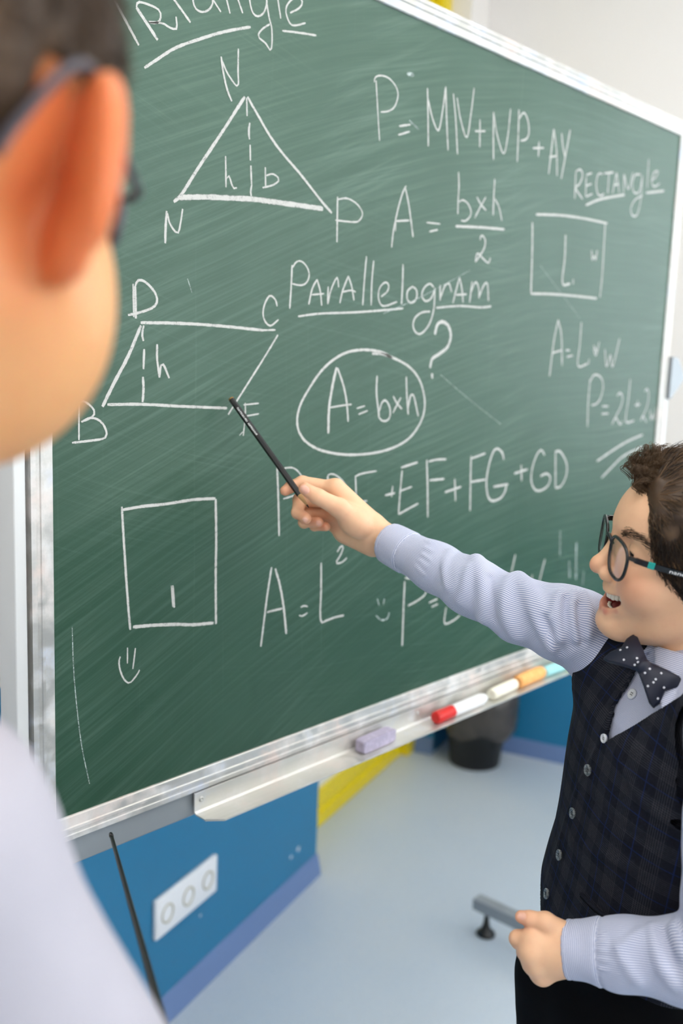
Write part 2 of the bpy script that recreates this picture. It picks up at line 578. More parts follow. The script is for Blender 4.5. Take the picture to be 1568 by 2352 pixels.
# chalk tray: screwed plate, folded shelf, chamfered ends
TX0, TX1, TZ = 0.196, 1.135, ZB - 0.0285
tp = [(0.0065, 0.0), (0.0085, 0.0), (0.0085, -0.024), (0.011, -0.0265), (0.046, -0.0275), (0.0475, -0.0262), (0.0475, -0.0282), (0.046, -0.0292), (0.010, -0.0282), (0.0065, -0.0255)]
n = len(tp)
V = []
for xx, cut in ((TX0, 0), (TX0 + 0.018, 1), (TX1 - 0.018, 1), (TX1, 0)):
    for a, b in tp:
        if not cut:
            a = min(a, 0.030)
        V.append((xx, -a, TZ + b))
F = []
for j in range(3):
    F += [(j * n + i, j * n + (i + 1) % n, (j + 1) * n + (i + 1) % n, (j + 1) * n + i) for i in range(n)]
F += [tuple(range(n))[::-1], tuple(range(3 * n, 4 * n))]
mesh_obj('chalk_tray', V, F, MAT['tray'], board)
MAT['screw'] = plain('zinc_screw', (190, 190, 186), 0.3, 0.9, 0.05, 60)
for xx in (TX0 + 0.011, 0.66, TX1 - 0.011):
    v, f = lathe_vf([(0.0036, 0.0), (0.0036, 0.0006), (0.0026, 0.0014), (0.0012, 0.0014), (0.0010, 0.0006)], (xx, -0.0085, TZ - 0.010), (0, -1, 0), 20)
    mesh_obj('screw', v, f, MAT['screw'], board, True)
# stand: cross rail, posts, pivots, feet
box('cross_rail', (-0.06, 0.0, ZB - 0.062), (BW + 0.12, 0, 0), (0, 0.03, 0), (0, 0, 0.033), MAT['steel_grey'], board, 0.002)
for side, px in ((-1, -0.030), (1, BW + 0.030)):
    x0 = -0.047 if side < 0 else BW + 0.0325
    box('post', (x0, -0.003, 0.085), (0.0145, 0, 0), (0, 0.034, 0), (0, 0, ZB + 0.46 - 0.085), MAT['steel_light'], board, 0.002)
    # pivot bracket: pointed plate with a knob
    zc = ZB + 0.505
    pr = [(0.0, -0.045), (0.010, -0.043), (0.032, -0.028), (0.072, 0.0), (0.030, 0.043), (0.0, 0.045)]
    extrude_profile('pivot_bracket', [(side * a, b) for a, b in pr], (px + side * 0.001, -0.004, zc), (1, 0, 0), (0, 0, 1), (0, -0.008, 0), MAT['steel_grey'], board)
    v, f = lathe_vf([(0.012, 0), (0.014, 0.004), (0.014, 0.014), (0.010, 0.018)], (px + side * 0.012, 0.030, zc - 0.005), (0, 1, 0), 20)
    mesh_obj('knob', v, f, MAT['black_plastic'], board, True)
    fx = 1.525 - 0.0175 if side > 0 else -0.050 - 0.0175
    fb = box('foot_bar', (fx, -0.36, 0.066), (0.035, 0, 0), (0, 0.77, 0), (0, 0, 0.030), MAT['steel_grey'], board)
    for yy in (-0.325, 0.375):
        v, f = lathe_vf([(0.024, 0), (0.026, 0.003), (0.024, 0.008), (0.013, 0.018), (0.009, 0.030), (0.007, 0.045), (0.0065, 0.067)], (fx + 0.0175, yy, 0.0005), (0, 0, 1), 24)
        mesh_obj('levelling_foot', v, f, MAT['black_plastic'], fb, True)

# ------------------------------------------------------------------ chalk writing (traced from the photograph onto the board plane)
CROPS = {'a': (240, 0, .38265), 'b': (360, 180, .31888), 'c': (840, 140, .31888), 'd': (880, 380, .19133), 'e': (1190, 360, .24107),
         'f': (640, 580, .31888), 'g': (160, 620, .31888), 'h': (660, 720, .2551), 'i': (1220, 700, .22194), 'j': (600, 1000, .2551),
         'k': (870, 1000, .29337), 'l': (560, 1230, .2551), 'm': (840, 1220, .35714), 'n': (240, 1120, .20408), 'p': (0, 0, 1.0)}
layer = [0]


def write(name, label, crop, strokes, width=0.0027, mat='chalk', gap=0.022):
    """strokes: lists of points in the crop, optionally starting with a width factor"""
    if gap is not None:
        # strokes further apart than the gap become parts of their own
        cx, cy, cs = CROPS[crop]
        bb = []
        for st in strokes:
            q = np.array([on_plane(cx + a * cs, cy + b * cs, (0, 1, 0), 0.0)[[0, 2]] for a, b in [p for p in st if hasattr(p, '__len__')]])
            bb.append((q.min(0), q.max(0)))
        grp = list(range(len(strokes)))
        for a in range(len(strokes)):
            for b in range(a):
                g_ = np.maximum(0, np.maximum(bb[a][0] - bb[b][1], bb[b][0] - bb[a][1]))
                if np.hypot(*g_) < gap:
                    ga, gb = grp[a], grp[b]
                    grp = [gb if x == ga else x for x in grp]
        for k_ in sorted(set(grp)):
            write(name, label, crop, [st for st, x in zip(strokes, grp) if x == k_], width, mat, None)
        return
    x0, y0, s = CROPS[crop]
    rnd = random.Random(len(label) * 7 + len(strokes))
    V, F, E = [], [], []
    for st in strokes:
        k = 1.0
        if not hasattr(st[0], '__len__'):
            k, st = st[0], st[1:]
        q = spline([on_plane(x0 + a * s, y0 + b * s, (0, 1, 0), 0.0)[[0, 2]] for a, b in st], 8)
        # even resampling with a slightly shaky hand
        seg = np.linalg.norm(np.diff(q, axis=0), axis=1); L = np.r_[0, np.cumsum(seg)]
        m = max(4, int(L[-1] / 0.004))
        tt = np.linspace(0, L[-1], m)
        q = np.c_[np.interp(tt, L, q[:, 0]), np.interp(tt, L, q[:, 1])]
        d = np.gradient(q, axis=0); d /= np.linalg.norm(d, axis=1)[:, None] + 1e-9
        nrm = np.c_[-d[:, 1], d[:, 0]]
        layer[0] += 1
        yy = -0.00025 - 0.00001 * (layer[0] % 25)
        b0 = len(V)
        for i in range(m):
            ww = width * k * 0.5 * (0.9 + 0.2 * rnd.random())
            if i in (0, m - 1):
                ww *= 0.75
            for o, e in ((-1, 1), (-0.4, 0), (0.4, 0), (1, 1)):
                z = q[i] + nrm[i] * ww * o
                V.append((z[0], yy, z[1])); E.append(e)
        for i in range(m - 1):
            for j in range(3):
                p = b0 + i * 4 + j
                F.append((p, p + 4, p + 5, p + 1))
    o = mesh_obj(name, V, F, MAT[mat], surf, attrs={'edge': E})
    o['label'] = label
    return o


# everything at its traced place
write('chalk_word', 'chalk title word Triangle', 'a', [
    [1.3, (58, 0), (205, 272)], [(-60, 20), (120, -70)],
    [1.7, (190, 45), (318, 240)], [(190, 45), (208, 12), (320, 55), (335, 110), (310, 138), (262, 132), (345, 140), (395, 168), (432, 170), (428, 100)],
    [1.2, (400, -25), (515, 135)],
    [(640, -30), (648, 20), (620, 62), (580, 72), (545, 50), (530, 0), (550, -50), (600, -70)], [(625, -40), (697, 72)],
    [(722, -40), (752, 82)], [(735, -10), (760, -60), (785, -40), (828, 80)],
    [(868, -40), (872, 20), (890, 80), (920, 98), (955, 75), (972, 20), (970, -40)], [(970, 0), (985, 100), (1003, 180), (998, 300), (965, 260), (922, 220), (940, 180), (990, 145)],
    [(1030, -60), (1056, 112)], [(1112, 78), (1165, 50), (1186, 15), (1165, -15), (1125, -5), (1090, 40), (1090, 90), (1115, 145), (1150, 152), (1205, 138)]])
write('chalk_underline', 'chalk line under the title', 'a', [[1.4, (238, 408), (310, 360), (420, 290), (560, 238), (720, 190), (875, 162)], [1.1, (1065, 185), (1160, 196), (1270, 213)]])
write('chalk_drawing', 'chalk triangle with a dashed height', 'b', [
    [1.7, (632, 132), (480, 370), (300, 640), (180, 830), (120, 890)], [1.5, (652, 132), (700, 220), (850, 470), (1040, 700), (1180, 880), (1258, 970)],
    [2.6, (155, 858), (340, 855), (520, 862), (700, 872), (900, 898), (1060, 920), (1195, 940)],
    [(645, 140), (648, 272)], [1.3, (668, 320), (660, 380), (666, 440)], [1.1, (670, 478), (672, 592)], [1.2, (675, 628), (680, 765)], [1.2, (682, 765), (674, 810), (678, 848)]])
write('chalk_letter', 'chalk letter N above the triangle', 'a', [[1.2, (698, 340), (712, 440), (735, 540), (762, 608)], [(700, 355), (740, 445), (798, 518), (800, 420), (802, 292)]])
write('chalk_letter', 'chalk letter N at the left foot of the triangle', 'b', [[1.4, (70, 955), (62, 1080), (60, 1188)], [(75, 970), (95, 1050), (148, 1115), (170, 1040), (185, 940)], ])
write('chalk_letter', 'chalk letter P at the right foot of the triangle', 'b', [[1.2, (1300, 852), (1298, 1020), (1296, 1180)], [(1302, 872), (1370, 865), (1440, 905), (1480, 970), (1460, 1020), (1420, 1035), (1285, 1022)]])
write('chalk_letter', 'small chalk letter h inside the triangle', 'b', [[(494, 560), (496, 680), (497, 785)], [(500, 720), (520, 705), (540, 770), (560, 797), (575, 788)]])
write('chalk_letter', 'small chalk letter b inside the triangle', 'b', [[(780, 640), (782, 785)], [(788, 700), (830, 688), (868, 710), (876, 738), (835, 768), (760, 788)]])
write('chalk_formula', 'chalk perimeter formula P = MN+NP+AY', 'c', [
    [(60, 155), (65, 120), (105, 105), (165, 125), (215, 185), (230, 250), (205, 330), (160, 362), (105, 368)], [(72, 140), (84, 360), (97, 575)],
    [1.2, (238, 470), (320, 458)], [1.2, (232, 533), (315, 508)],
    [1.3, (442, 195), (446, 400), (448, 615)], [1.2, (445, 270), (480, 420), (522, 500), (552, 350), (573, 185)], [1.3, (573, 185), (580, 420), (590, 645)],
    [1.3, (628, 235), (645, 420), (658, 672)], [1.2, (655, 265), (680, 420), (725, 552), (755, 380), (778, 195)],
    [1.3, (820, 420), (818, 622)], [1.3, (785, 506), (858, 506)],
    [1.4, (918, 368), (916, 540), (917, 712)], [1.2, (920, 390), (945, 540), (990, 668), (1020, 540), (1040, 345)],
    [1.4, (1100, 350), (1095, 540), (1088, 728)], [1.3, (1100, 420), (1135, 372), (1165, 430), (1172, 520), (1150, 565), (1112, 575)],
    [1.4, (1245, 580), (1240, 690)], [1.4, (1202, 628), (1280, 626)],
    [1.5, (1352, 490), (1335, 640), (1315, 815)], [1.4, (1352, 490), (1372, 650), (1375, 828)], [1.4, (1320, 692), (1372, 684)],
    [1.5, (1408, 520), (1418, 620), (1432, 690)], [1.5, (1470, 495), (1440, 660), (1405, 850)]])
write('chalk_mark', 'pinkish chalk smear near the equals sign', 'c', [[1.1, (312, 428), (345, 460), (380, 495)], [2.5, (295, 92), (345, 102)]], mat='chalk_faint', gap=0.004)
write('chalk_formula', 'chalk area formula A = b x h over 2', 'd', [
    [1.2, (272, 245), (230, 330), (175, 520), (120, 780), (98, 985)], [1.3, (262, 270), (305, 480), (355, 860)], [1.2, (150, 668), (310, 660)], [0.8, (150, 660), (142, 790)],
    [1.0, (518, 686), (680, 702)], [1.1, (550, 795), (650, 772)],
    [1.3, (900, 78), (905, 250), (895, 430), (892, 585)], [1.2, (905, 440), (950, 415), (1010, 455), (1048, 540), (1040, 610), (985, 665), (930, 662)],
    [1.2, (1120, 380), (1170, 470), (1232, 540)], [1.2, (1228, 378), (1150, 520), (1095, 630)],
    [1.4, (1335, 160), (1322, 380), (1315, 600)], [1.2, (1335, 400), (1385, 500), (1420, 665)],
    [1.7, (865, 730), (1150, 742), (1450, 768)],
    [1.4, (1160, 895), (1165, 850), (1195, 848), (1222, 910), (1205, 1000), (1150, 1090), (1102, 1160)], [1.3, (1102, 1160), (1115, 1075), (1140, 1058), (1200, 1125), (1258, 1170), (1282, 1110)]])
write('chalk_word', 'chalk word RECTANGle', 'e', [
    [1.4, (545, 140), (535, 400)], [1.4, (545, 140), (590, 122), (610, 180), (580, 260), (545, 300), (610, 405)],
    [1.4, (645, 190), (640, 380)], [1.3, (645, 175), (700, 155)], [1.3, (640, 280), (695, 258)], [1.3, (642, 382), (705, 352)],
    [1.4, (800, 165), (760, 165), (740, 260), (755, 355), (790, 370), (815, 350)],
    [1.4, (815, 160), (905, 148)], [1.4, (862, 160), (850, 350)],
    [1.4, (935, 150), (895, 350)], [1.4, (935, 150), (960, 345)], [1.4, (905, 270), (955, 262)],
    [1.4, (1005, 165), (1000, 345)], [1.4, (1005, 165), (1045, 310), (1090, 150)],
    [1.3, (1165, 170), (1110, 175), (1085, 260), (1100, 340), (1150, 330), (1180, 180)], [1.3, (1180, 180), (1165, 400), (1130, 550), (1085, 560), (1070, 490), (1110, 410), (1180, 370)],
    [1.4, (1240, 20), (1225, 300)], [1.3, (1262, 230), (1310, 190), (1330, 140), (1290, 150), (1268, 230), (1290, 285), (1345, 255)],
    [1.8, (640, 462), (780, 405), (1010, 362)], [1.8, (1215, 345), (1385, 325)]])
write('chalk_drawing', 'chalk rectangle marked L and w', 'e', [
    [1.7, (165, 550), (400, 558), (620, 588), (845, 635)], [1.7, (132, 625), (130, 900), (118, 1300)], [1.6, (825, 640), (812, 860), (795, 1150), (775, 1340)], [1.7, (118, 1305), (300, 1308), (520, 1325), (745, 1350)],
    [1.7, (447, 745), (440, 960), (418, 1205), (490, 1210)], [1.5, (520, 1165), (520, 1215)],
    [1.4, (695, 890), (702, 985), (720, 940), (735, 985), (748, 890)]])
write('chalk_word', 'chalk word Parallelogram', 'f', [
    [1.2, (95, 90), (88, 250), (78, 405)], [(95, 115), (125, 68), (165, 65), (205, 110), (218, 165), (200, 215), (160, 236), (95, 225)],
    [1.2, (275, 195), (240, 260), (215, 375)], [1.1, (275, 195), (298, 280), (308, 382)], [(232, 305), (325, 296)],
    [1.1, (355, 245), (350, 372)], [1.1, (352, 372), (375, 270), (418, 180), (430, 250)],
    [1.2, (500, 170), (460, 270), (438, 365)], [1.1, (500, 170), (525, 250), (540, 345)], [(455, 285), (520, 272), (552, 285)],
    [1.2, (630, 28), (615, 200), (603, 380)], [1.2, (682, 58), (668, 220), (664, 380)],
    [1.1, (735, 318), (780, 280), (790, 235), (765, 215), (728, 250), (715, 310), (730, 370), (765, 385), (850, 355)],
    [1.4, (893, 85), (890, 220), (882, 372)],
    [1.3, (960, 245), (925, 280), (925, 340), (955, 362), (990, 330), (990, 270), (960, 245)],
    [1.3, (1115, 250), (1085, 225), (1045, 255), (1028, 310), (1055, 350), (1095, 330), (1122, 265)], [1.3, (1122, 255), (1115, 400), (1085, 510), (1030, 580), (990, 580), (965, 530), (980, 470), (1030, 432), (1088, 425)],
    [1.3, (1160, 235), (1160, 345)], [1.3, (1160, 330), (1195, 240), (1225, 225), (1242, 285)],
    [1.4, (1300, 180), (1275, 270), (1252, 365)], [1.3, (1300, 180), (1318, 270), (1325, 360)], [1.3, (1275, 305), (1350, 300)],
    [1.4, (1390, 210), (1372, 360)], [1.3, (1380, 290), (1415, 212), (1438, 260), (1440, 330)], [1.3, (1440, 320), (1475, 235), (1500, 225), (1508, 350)]])
write('chalk_underline', 'chalk line under the word Parallelogram', 'f', [[1.2, (138, 460), (300, 440), (560, 430), (760, 415), (895, 402)], [1.3, (1132, 398), (1300, 385), (1450, 395), (1528, 388)]])
write('chalk_drawing', 'chalk parallelogram with a dashed height', 'g', [
    [1.5, (510, 380), (700, 382), (900, 390), (1100, 405), (1395, 435)], [(1345, 435), (1480, 432)], [1.8, (512, 400), (420, 620), (320, 810), (235, 985)],
    [1.4, (270, 970), (520, 968), (800, 982), (1132, 996)], [1.1, (1498, 468), (1400, 630), (1220, 915), (1140, 1042)],
    [1.3, (532, 400), (520, 460), (530, 512)], [1.3, (535, 570), (530, 715)], [1.5, (525, 770), (530, 850), (524, 952)]])
write('chalk_letter', 'chalk letter D at the top of the parallelogram', 'g', [[0.9, (455, 100), (460, 340)], [1.4, (470, 115), (475, 350)], [1.3, (470, 120), (490, 75), (540, 85), (600, 145), (628, 205), (615, 255), (560, 288), (480, 312), (418, 325)]])
write('chalk_letter', 'chalk letter C at the top of the parallelogram', 'g', [[1.1, (1492, 262), (1480, 215), (1440, 185), (1405, 240), (1390, 310), (1405, 370), (1445, 402), (1502, 358)]])
write('chalk_letter', 'chalk letter h inside the parallelogram', 'g', [[1.3, (628, 535), (628, 640), (645, 775)], [1.2, (645, 775), (655, 690), (675, 685), (715, 780)]])
write('chalk_letter', 'chalk letter B at the foot of the parallelogram', 'g', [[0.9, (65, 950), (65, 1225)], [(65, 955), (100, 945), (160, 990), (178, 1030), (150, 1065), (82, 1095)], [1.1, (82, 1095), (150, 1065), (220, 1090), (262, 1160), (250, 1210), (160, 1228), (15, 1245)]])
write('chalk_letter', 'chalk letter F by the pencil', 'g', [[0.9, (1262, 958), (1262, 1050), (1248, 1195)], [0.9, (1250, 972), (1360, 960)], [0.9, (1270, 1052), (1360, 1036)], [0.6, (1220, 1192), (1245, 1165)]])
write('chalk_formula', 'circled chalk formula A = b x h', 'h', [
    [1.6, (940, 400), (860, 355), (760, 332), (650, 328), (530, 352), (420, 410), (300, 520), (190, 680), (115, 820), (85, 950), (100, 1060), (160, 1150), (270, 1220), (410, 1258), (570, 1272), (760, 1258), (940, 1212), (1090, 1125), (1190, 990), (1232, 850), (1220, 700), (1170, 570), (1080, 470), (950, 400), (850, 365), (760, 362)],
    [2.0, (440, 485), (405, 640), (372, 850), (365, 1080)], [1.4, (448, 490), (500, 640), (532, 800), (545, 975)], [1.1, (365, 850), (480, 830), (575, 818)],
    [(622, 855), (695, 832)], [1.1, (638, 908), (720, 875)],
    [1.5, (805, 560), (800, 720), (818, 880), (822, 940)], [1.3, (825, 880), (850, 800), (885, 785), (920, 850), (920, 930), (890, 965), (850, 965), (822, 935)],
    [1.3, (950, 745), (985, 810), (1028, 860)], [1.2, (1020, 755), (980, 830), (948, 895)],
    [1.4, (1068, 568), (1072, 720), (1085, 910)], [1.4, (1085, 850), (1105, 745), (1135, 745), (1175, 925)]])
write('chalk_letter', 'bold chalk question mark', 'h', [[2.4, (1325, 190), (1345, 105), (1390, 75), (1445, 110), (1468, 200), (1440, 300), (1370, 360), (1300, 410), (1282, 490)], [2.4, (1298, 540), (1302, 585)]])
write('chalk_formula', 'chalk area formula A = L x w', 'i', [
    [1.5, (275, 155), (230, 380), (185, 740)], [1.5, (275, 155), (308, 320), (315, 630)], [1.4, (215, 500), (310, 470)], [1.4, (350, 470), (395, 472)], [1.4, (365, 540), (425, 525)],
    [1.5, (515, 180), (500, 400), (480, 630), (580, 610)], [1.3, (595, 560), (590, 615)], [1.4, (640, 455), (665, 525), (700, 385)], [1.3, (640, 420), (680, 500)],
    [1.5, (758, 460), (775, 640), (815, 520), (838, 640), (910, 350)]])
write('chalk_formula', 'chalk perimeter formula P = 2L+2w', 'i', [
    [1.6, (605, 770), (585, 1010), (578, 1265)], [1.5, (605, 790), (650, 725), (715, 750), (740, 840), (715, 960), (670, 1025), (620, 1040)], [1.4, (730, 1050), (795, 1050)], [1.4, (725, 1130), (795, 1125)],
    [1.5, (885, 945), (915, 910), (942, 960), (925, 1050), (880, 1140), (830, 1240)], [1.4, (830, 1240), (870, 1170), (915, 1240), (940, 1200)],
    [1.6, (1022, 770), (1000, 990), (975, 1205), (1060, 1200)], [1.4, (1070, 1040), (1125, 1030)], [1.4, (1098, 990), (1098, 1065)],
    [1.5, (1170, 900), (1195, 870), (1212, 930), (1195, 1050), (1130, 1200)], [1.4, (1130, 1200), (1150, 1150), (1190, 1215)], [1.4, (1225, 1090), (1232, 1190), (1252, 1130), (1268, 1190), (1290, 1060)]])
write('chalk_underline', 'two slanting chalk strokes', 'i', [[1.8, (675, 1620), (850, 1500), (1000, 1410), (1150, 1345)], [1.8, (725, 1790), (850, 1660), (960, 1560), (1150, 1470)]])
write('chalk_formula', 'chalk perimeter formula P = DE+EF', 'j', [
    [1.4, (140, 290), (152, 600), (158, 905)], [1.0, (205, 295), (270, 290), (320, 315), (365, 375), (380, 440), (340, 520), (280, 545), (195, 572)],
    [1.0, (595, 405), (595, 360), (650, 350), (720, 400), (780, 490), (805, 580), (760, 650)], [(598, 360), (610, 640)],
    [1.2, (845, 370), (850, 500), (852, 610)], [1.1, (840, 372), (900, 345), (1035, 320)], [1.1, (855, 605), (950, 588)],
    [1.4, (1112, 540), (1200, 518)], [1.3, (1180, 455), (1170, 555)],
    [1.5, (1255, 290), (1405, 242)], [1.4, (1265, 315), (1248, 500), (1232, 710)], [1.2, (1250, 500), (1352, 462)], [1.4, (1232, 710), (1410, 612)]])
write('chalk_formula', 'chalk formula ending F+FG+GD', 'k', [
    [1.6, (372, 190), (378, 400), (380, 640)], [1.4, (388, 205), (450, 190), (525, 186)], [1.5, (395, 352), (510, 340)],
    [1.5, (592, 340), (598, 515)], [1.6, (515, 445), (642, 402)],
    [1.6, (720, 160), (715, 370), (712, 590)], [1.5, (720, 182), (832, 140)], [1.5, (715, 365), (832, 345)],
    [1.8, (975, 190), (965, 140), (930, 105), (895, 125), (860, 230), (840, 360), (850, 470), (885, 512), (950, 490), (985, 440), (995, 385)], [1.8, (895, 402), (1010, 382)],
    [1.6, (1112, 230), (1115, 358)], [1.7, (1058, 298), (1162, 265)],
    [1.7, (1295, 155), (1270, 115), (1235, 150), (1200, 250), (1190, 350), (1215, 420), (1260, 432), (1320, 395), (1340, 330), (1310, 300), (1262, 318)],
    [1.7, (1380, 120), (1380, 410)], [1.7, (1380, 125), (1420, 130), (1465, 215), (1465, 310), (1425, 395), (1380, 412)]])
write('chalk_formula', 'chalk area formula A = L squared', 'l', [
    [1.4, (247, 285), (205, 560), (175, 800), (150, 1000)], [1.6, (280, 298), (320, 440), (355, 640), (380, 885)], [1.3, (205, 690), (345, 655)],
    [(510, 645), (540, 632), (572, 640)], [1.1, (495, 718), (525, 725), (570, 695)],
    [1.4, (693, 245), (692, 500), (685, 680), (695, 778), (740, 765), (820, 735), (898, 718)],
    [1.2, (838, 148), (868, 100), (892, 100), (870, 170), (828, 245), (880, 240), (925, 200)]])
write('chalk_drawing', 'small rubbed chalk smile', 'l', [[(1198, 572), (1215, 630)], [(1262, 570), (1252, 622)], [1.2, (1185, 718), (1225, 755), (1265, 760), (1295, 735), (1305, 690)]], mat='chalk_faint')
write('chalk_formula', 'chalk formula P = partly behind the sleeve', 'm', [
    [1.5, (248, 322), (240, 500), (232, 738)], [1.4, (270, 480), (340, 440), (385, 395), (370, 320), (250, 300)], [1.3, (405, 460), (460, 435)], [1.3, (422, 487), (462, 468)],
    [1.3, (515, 490), (505, 592), (560, 575), (605, 540)], [1.5, (960, 150), (935, 265)], [1.5, (1150, 180), (1112, 330)], [1.3, (1070, 280), (1060, 325)]])
write('chalk_mark', 'smeared upright chalk strokes', 'm', [[1.6, (1248, -5), (1246, 160)], [2.4, (1352, 70), (1350, 310)], [2.2, (1305, 190), (1308, 300)], [1.5, (1400, 260), (1392, 350)]], mat='chalk_faint', gap=0.004)
write('chalk_drawing', 'plain chalk square', 'n', [
    [1.3, (192, 215), (215, 600), (240, 1000), (270, 1400), (288, 1600)], [1.5, (200, 250), (420, 212), (700, 182), (1000, 135), (1245, 122)], [1.5, (1248, 128), (1254, 600), (1248, 1000), (1252, 1535)], [1.7, (318, 1568), (560, 1548), (800, 1538), (1000, 1542), (1225, 1522)],
    [1.4, (765, 1100), (782, 1350)], [0.7, (748, 1100), (765, 1340)]])
write('chalk_drawing', 'little chalk smile face under the square', 'n', [[0.8, (256, 1800), (255, 1978)], [0.8, (345, 1805), (316, 2040)], [0.9, (175, 1900), (160, 1960), (175, 2060), (220, 2160), (275, 2200), (310, 2170), (360, 2110), (392, 2050)]])
write('chalk_mark', 'thin stray chalk scratches', 'p', [[0.5, (430, 640), (440, 672)], [0.4, (1010, 860), (1080, 920), (1150, 975)], [0.4, (1240, 610), (1330, 730)], [0.5, (165, 1440), (170, 1560), (185, 1700), (205, 1800)], [0.5, (1080, 620), (970, 680), (880, 720)]], mat='chalk_faint', gap=0.004)

# ------------------------------------------------------------------ things on the tray
SHELF = TZ - 0.0266


def mat_chalkstick(name, rgb):
    t = NT(name); co = t.coord()
    a = t.noise(co, 90, 4, 0.65); b = t.noise(co, 700, 2)
    c = s2l(rgb)
    col = t.mix(t.smooth(a, 0.45, 0.75), c, tuple(min(1, x * 1.25 + 0.05) for x in c))
    t.bump(b, 0.25, 0.0008)
    return t.set(col, 0.95, 0, 0.1)


def chalk_stick(name, label, x0, x1, yc, r, rgb, yaw=0.0, taper=1.0, square=False):
    """jumbo chalk lying on the tray shelf; faceted bar with a worn end"""
    L = x1 - x0; sides = 4 if square else 10
    rr = r * (1.3 if square else 1.0)
    ph = math.pi / 4 if square else 0.3
    h0 = r * (0.92 if square else 0.96)
    root = np.array([x0 + L / 2, yc, SHELF])
    prof = [(-L / 2, 0.80), (-L / 2 + 0.003, 0.97), (-L / 2 + 0.012, 1.0), (L / 2 - 0.012, taper), (L / 2 - 0.002, taper * 0.93), (L / 2, taper * 0.72)]
    V, F = [], []
    ca, sa = math.cos(yaw), math.sin(yaw)
    rnd = random.Random(int(x0 * 1000))
    for a, k in prof:
        for i in range(sides):
            t_ = ph + 2 * math.pi * i / sides
            y, z = rr * k * math.cos(t_), h0 + rr * k * math.sin(t_) * (0.98 + 0.03 * rnd.random())
            V.append(root + np.array([a * ca - y * sa, a * sa + y * ca, max(z, 0.0)]))
    m = len(prof)
    for j in range(m - 1):
        F += [(j * sides + i, j * sides + (i + 1) % sides, (j + 1) * sides + (i + 1) % sides, (j + 1) * sides + i) for i in range(sides)]
    F += [tuple(range(sides))[::-1], tuple((m - 1) * sides + i for i in range(sides))]
    bm = bmesh.new(); vs = [bm.verts.new(q) for q in V]
    for q in F:
        bm.faces.new([vs[i] for i in q])
    bmesh.ops.recalc_face_normals(bm, faces=bm.faces[:])
    bmesh.ops.bevel(bm, geom=bm.edges[:], offset=0.0009, segments=2, affect='EDGES')
    bmesh.ops.translate(bm, verts=bm.verts[:], vec=(-root[0], -root[1], -root[2]))
    o = bm_obj(name, bm, mat_chalkstick('chalk_' + name + str(int(x0 * 1000)), rgb), None, False)
    o.location = root
    return tag(o, label, 'chalk', 'chalk sticks on the tray')


chalk_stick('chalk_stick', 'thick lilac square chalk stick lying alone on the tray', 0.498, 0.578, -0.0235, 0.0105, (176, 168, 188), 0.03, 1.0, True)
chalk_stick('chalk_stick', 'thick white chalk stick between the marker and the orange chalk', 0.842, 0.925, -0.027, 0.0105, (236, 230, 212), 0.05)
chalk_stick('chalk_stick', 'fat orange chalk stick on the tray', 0.931, 1.018, -0.026, 0.0125, (244, 178, 112), 0.02)
chalk_stick('chalk_stick', 'pale turquoise chalk stick beside the orange chalk', 1.022, 1.098, -0.028, 0.0105, (160, 212, 214), -0.04)
chalk_stick('chalk_stick', 'short green chalk stub at the end of the tray', 1.100, 1.130, -0.026, 0.0095, (158, 196, 96), 0.1)

MAT['marker_white'] = plain('white_marker_barrel', (240, 240, 240), 0.35, 0, 0.02, 20)
MAT['marker_red'] = plain('red_marker_cap', (214, 30, 22), 0.3, 0, 0.04, 20)
mk = thing('whiteboard_marker', 'white marker pen with a red cap lying on the tray', 'marker', (0.747, -0.031, SHELF))
mr = 0.0098


def along_x(prof, x0, yc, zc, n=24):
    return lathe_vf(prof, (x0, yc, zc), (1, 0, 0), n)


mesh_obj('cap', *along_x([(0.0075, 0), (0.0092, 0.001), (0.0098, 0.004), (0.0106, 0.044), (0.0106, 0.046)], 0.677, -0.031, SHELF + 0.0106), MAT['marker_red'], mk, True)
for k in range(10):
    a = 2 * math.pi * k / 10
    box('grip_rib', (0.679, -0.031 + 0.0098 * math.cos(a) - 0.0006, SHELF + 0.0106 + 0.0098 * math.sin(a) - 0.0006), (0.040, 0, 0), (0, 0.0012, 0), (0, 0, 0.0012), MAT['marker_red'], mk)
mesh_obj('barrel', *along_x([(0.0094, 0), (0.0102, 0.001), (0.0102, 0.084), (0.0094, 0.087), (0.0078, 0.088), (0.0078, 0.094), (0.0066, 0.096)], 0.723, -0.031, SHELF + 0.0104), MAT['marker_white'], mk, True)

# ------------------------------------------------------------------ wall socket
MAT['socket'] = plain('white_socket_plastic', (238, 238, 240), 0.3, 0, 0.02, 20)
MAT['socket_in'] = plain('beige_socket_inner', (186, 180, 158), 0.5, 0, 0.05, 30)
SU0, SU1, SZ0, SZ1 = 0.835, 1.078, 0.222, 0.316
sock = thing('wall_socket', 'white triple wall socket low on the blue wall', 'socket', un((SU0 + SU1) / 2, NB, SZ0))
boxun('plate', SU0, SU1, NB - 0.011, NB + 0.001, SZ0, SZ1, MAT['socket'], sock, 0.004)
for k in range(3):
    c = un(SU0 + 0.041 + 0.0805 * k, NB - 0.0112, (SZ0 + SZ1) / 2)
    v, f = lathe_vf([(0.0225, 0), (0.0225, 0.0016), (0.0195, 0.0020), (0.0185, 0.0006), (0.017, -0.004), (0.001, -0.004)], c, -N, 28)
    so = mesh_obj('outlet', v, f[:-2], MAT['socket_in'], sock, True)
    for s in (-1, 1):
        v, f = lathe_vf([(0.0024, 0), (0.0024, 0.0012)], c + U * 0.0095 * s + N * 0.0034, -N, 12)
        mesh_obj('pin_hole', v, f, MAT['black_plastic'], so)
wl = bpy.data.objects['wall_left']
MAT['chip'] = plain('bare_plaster', (205, 212, 224), 0.9, 0, 0.05, 40)
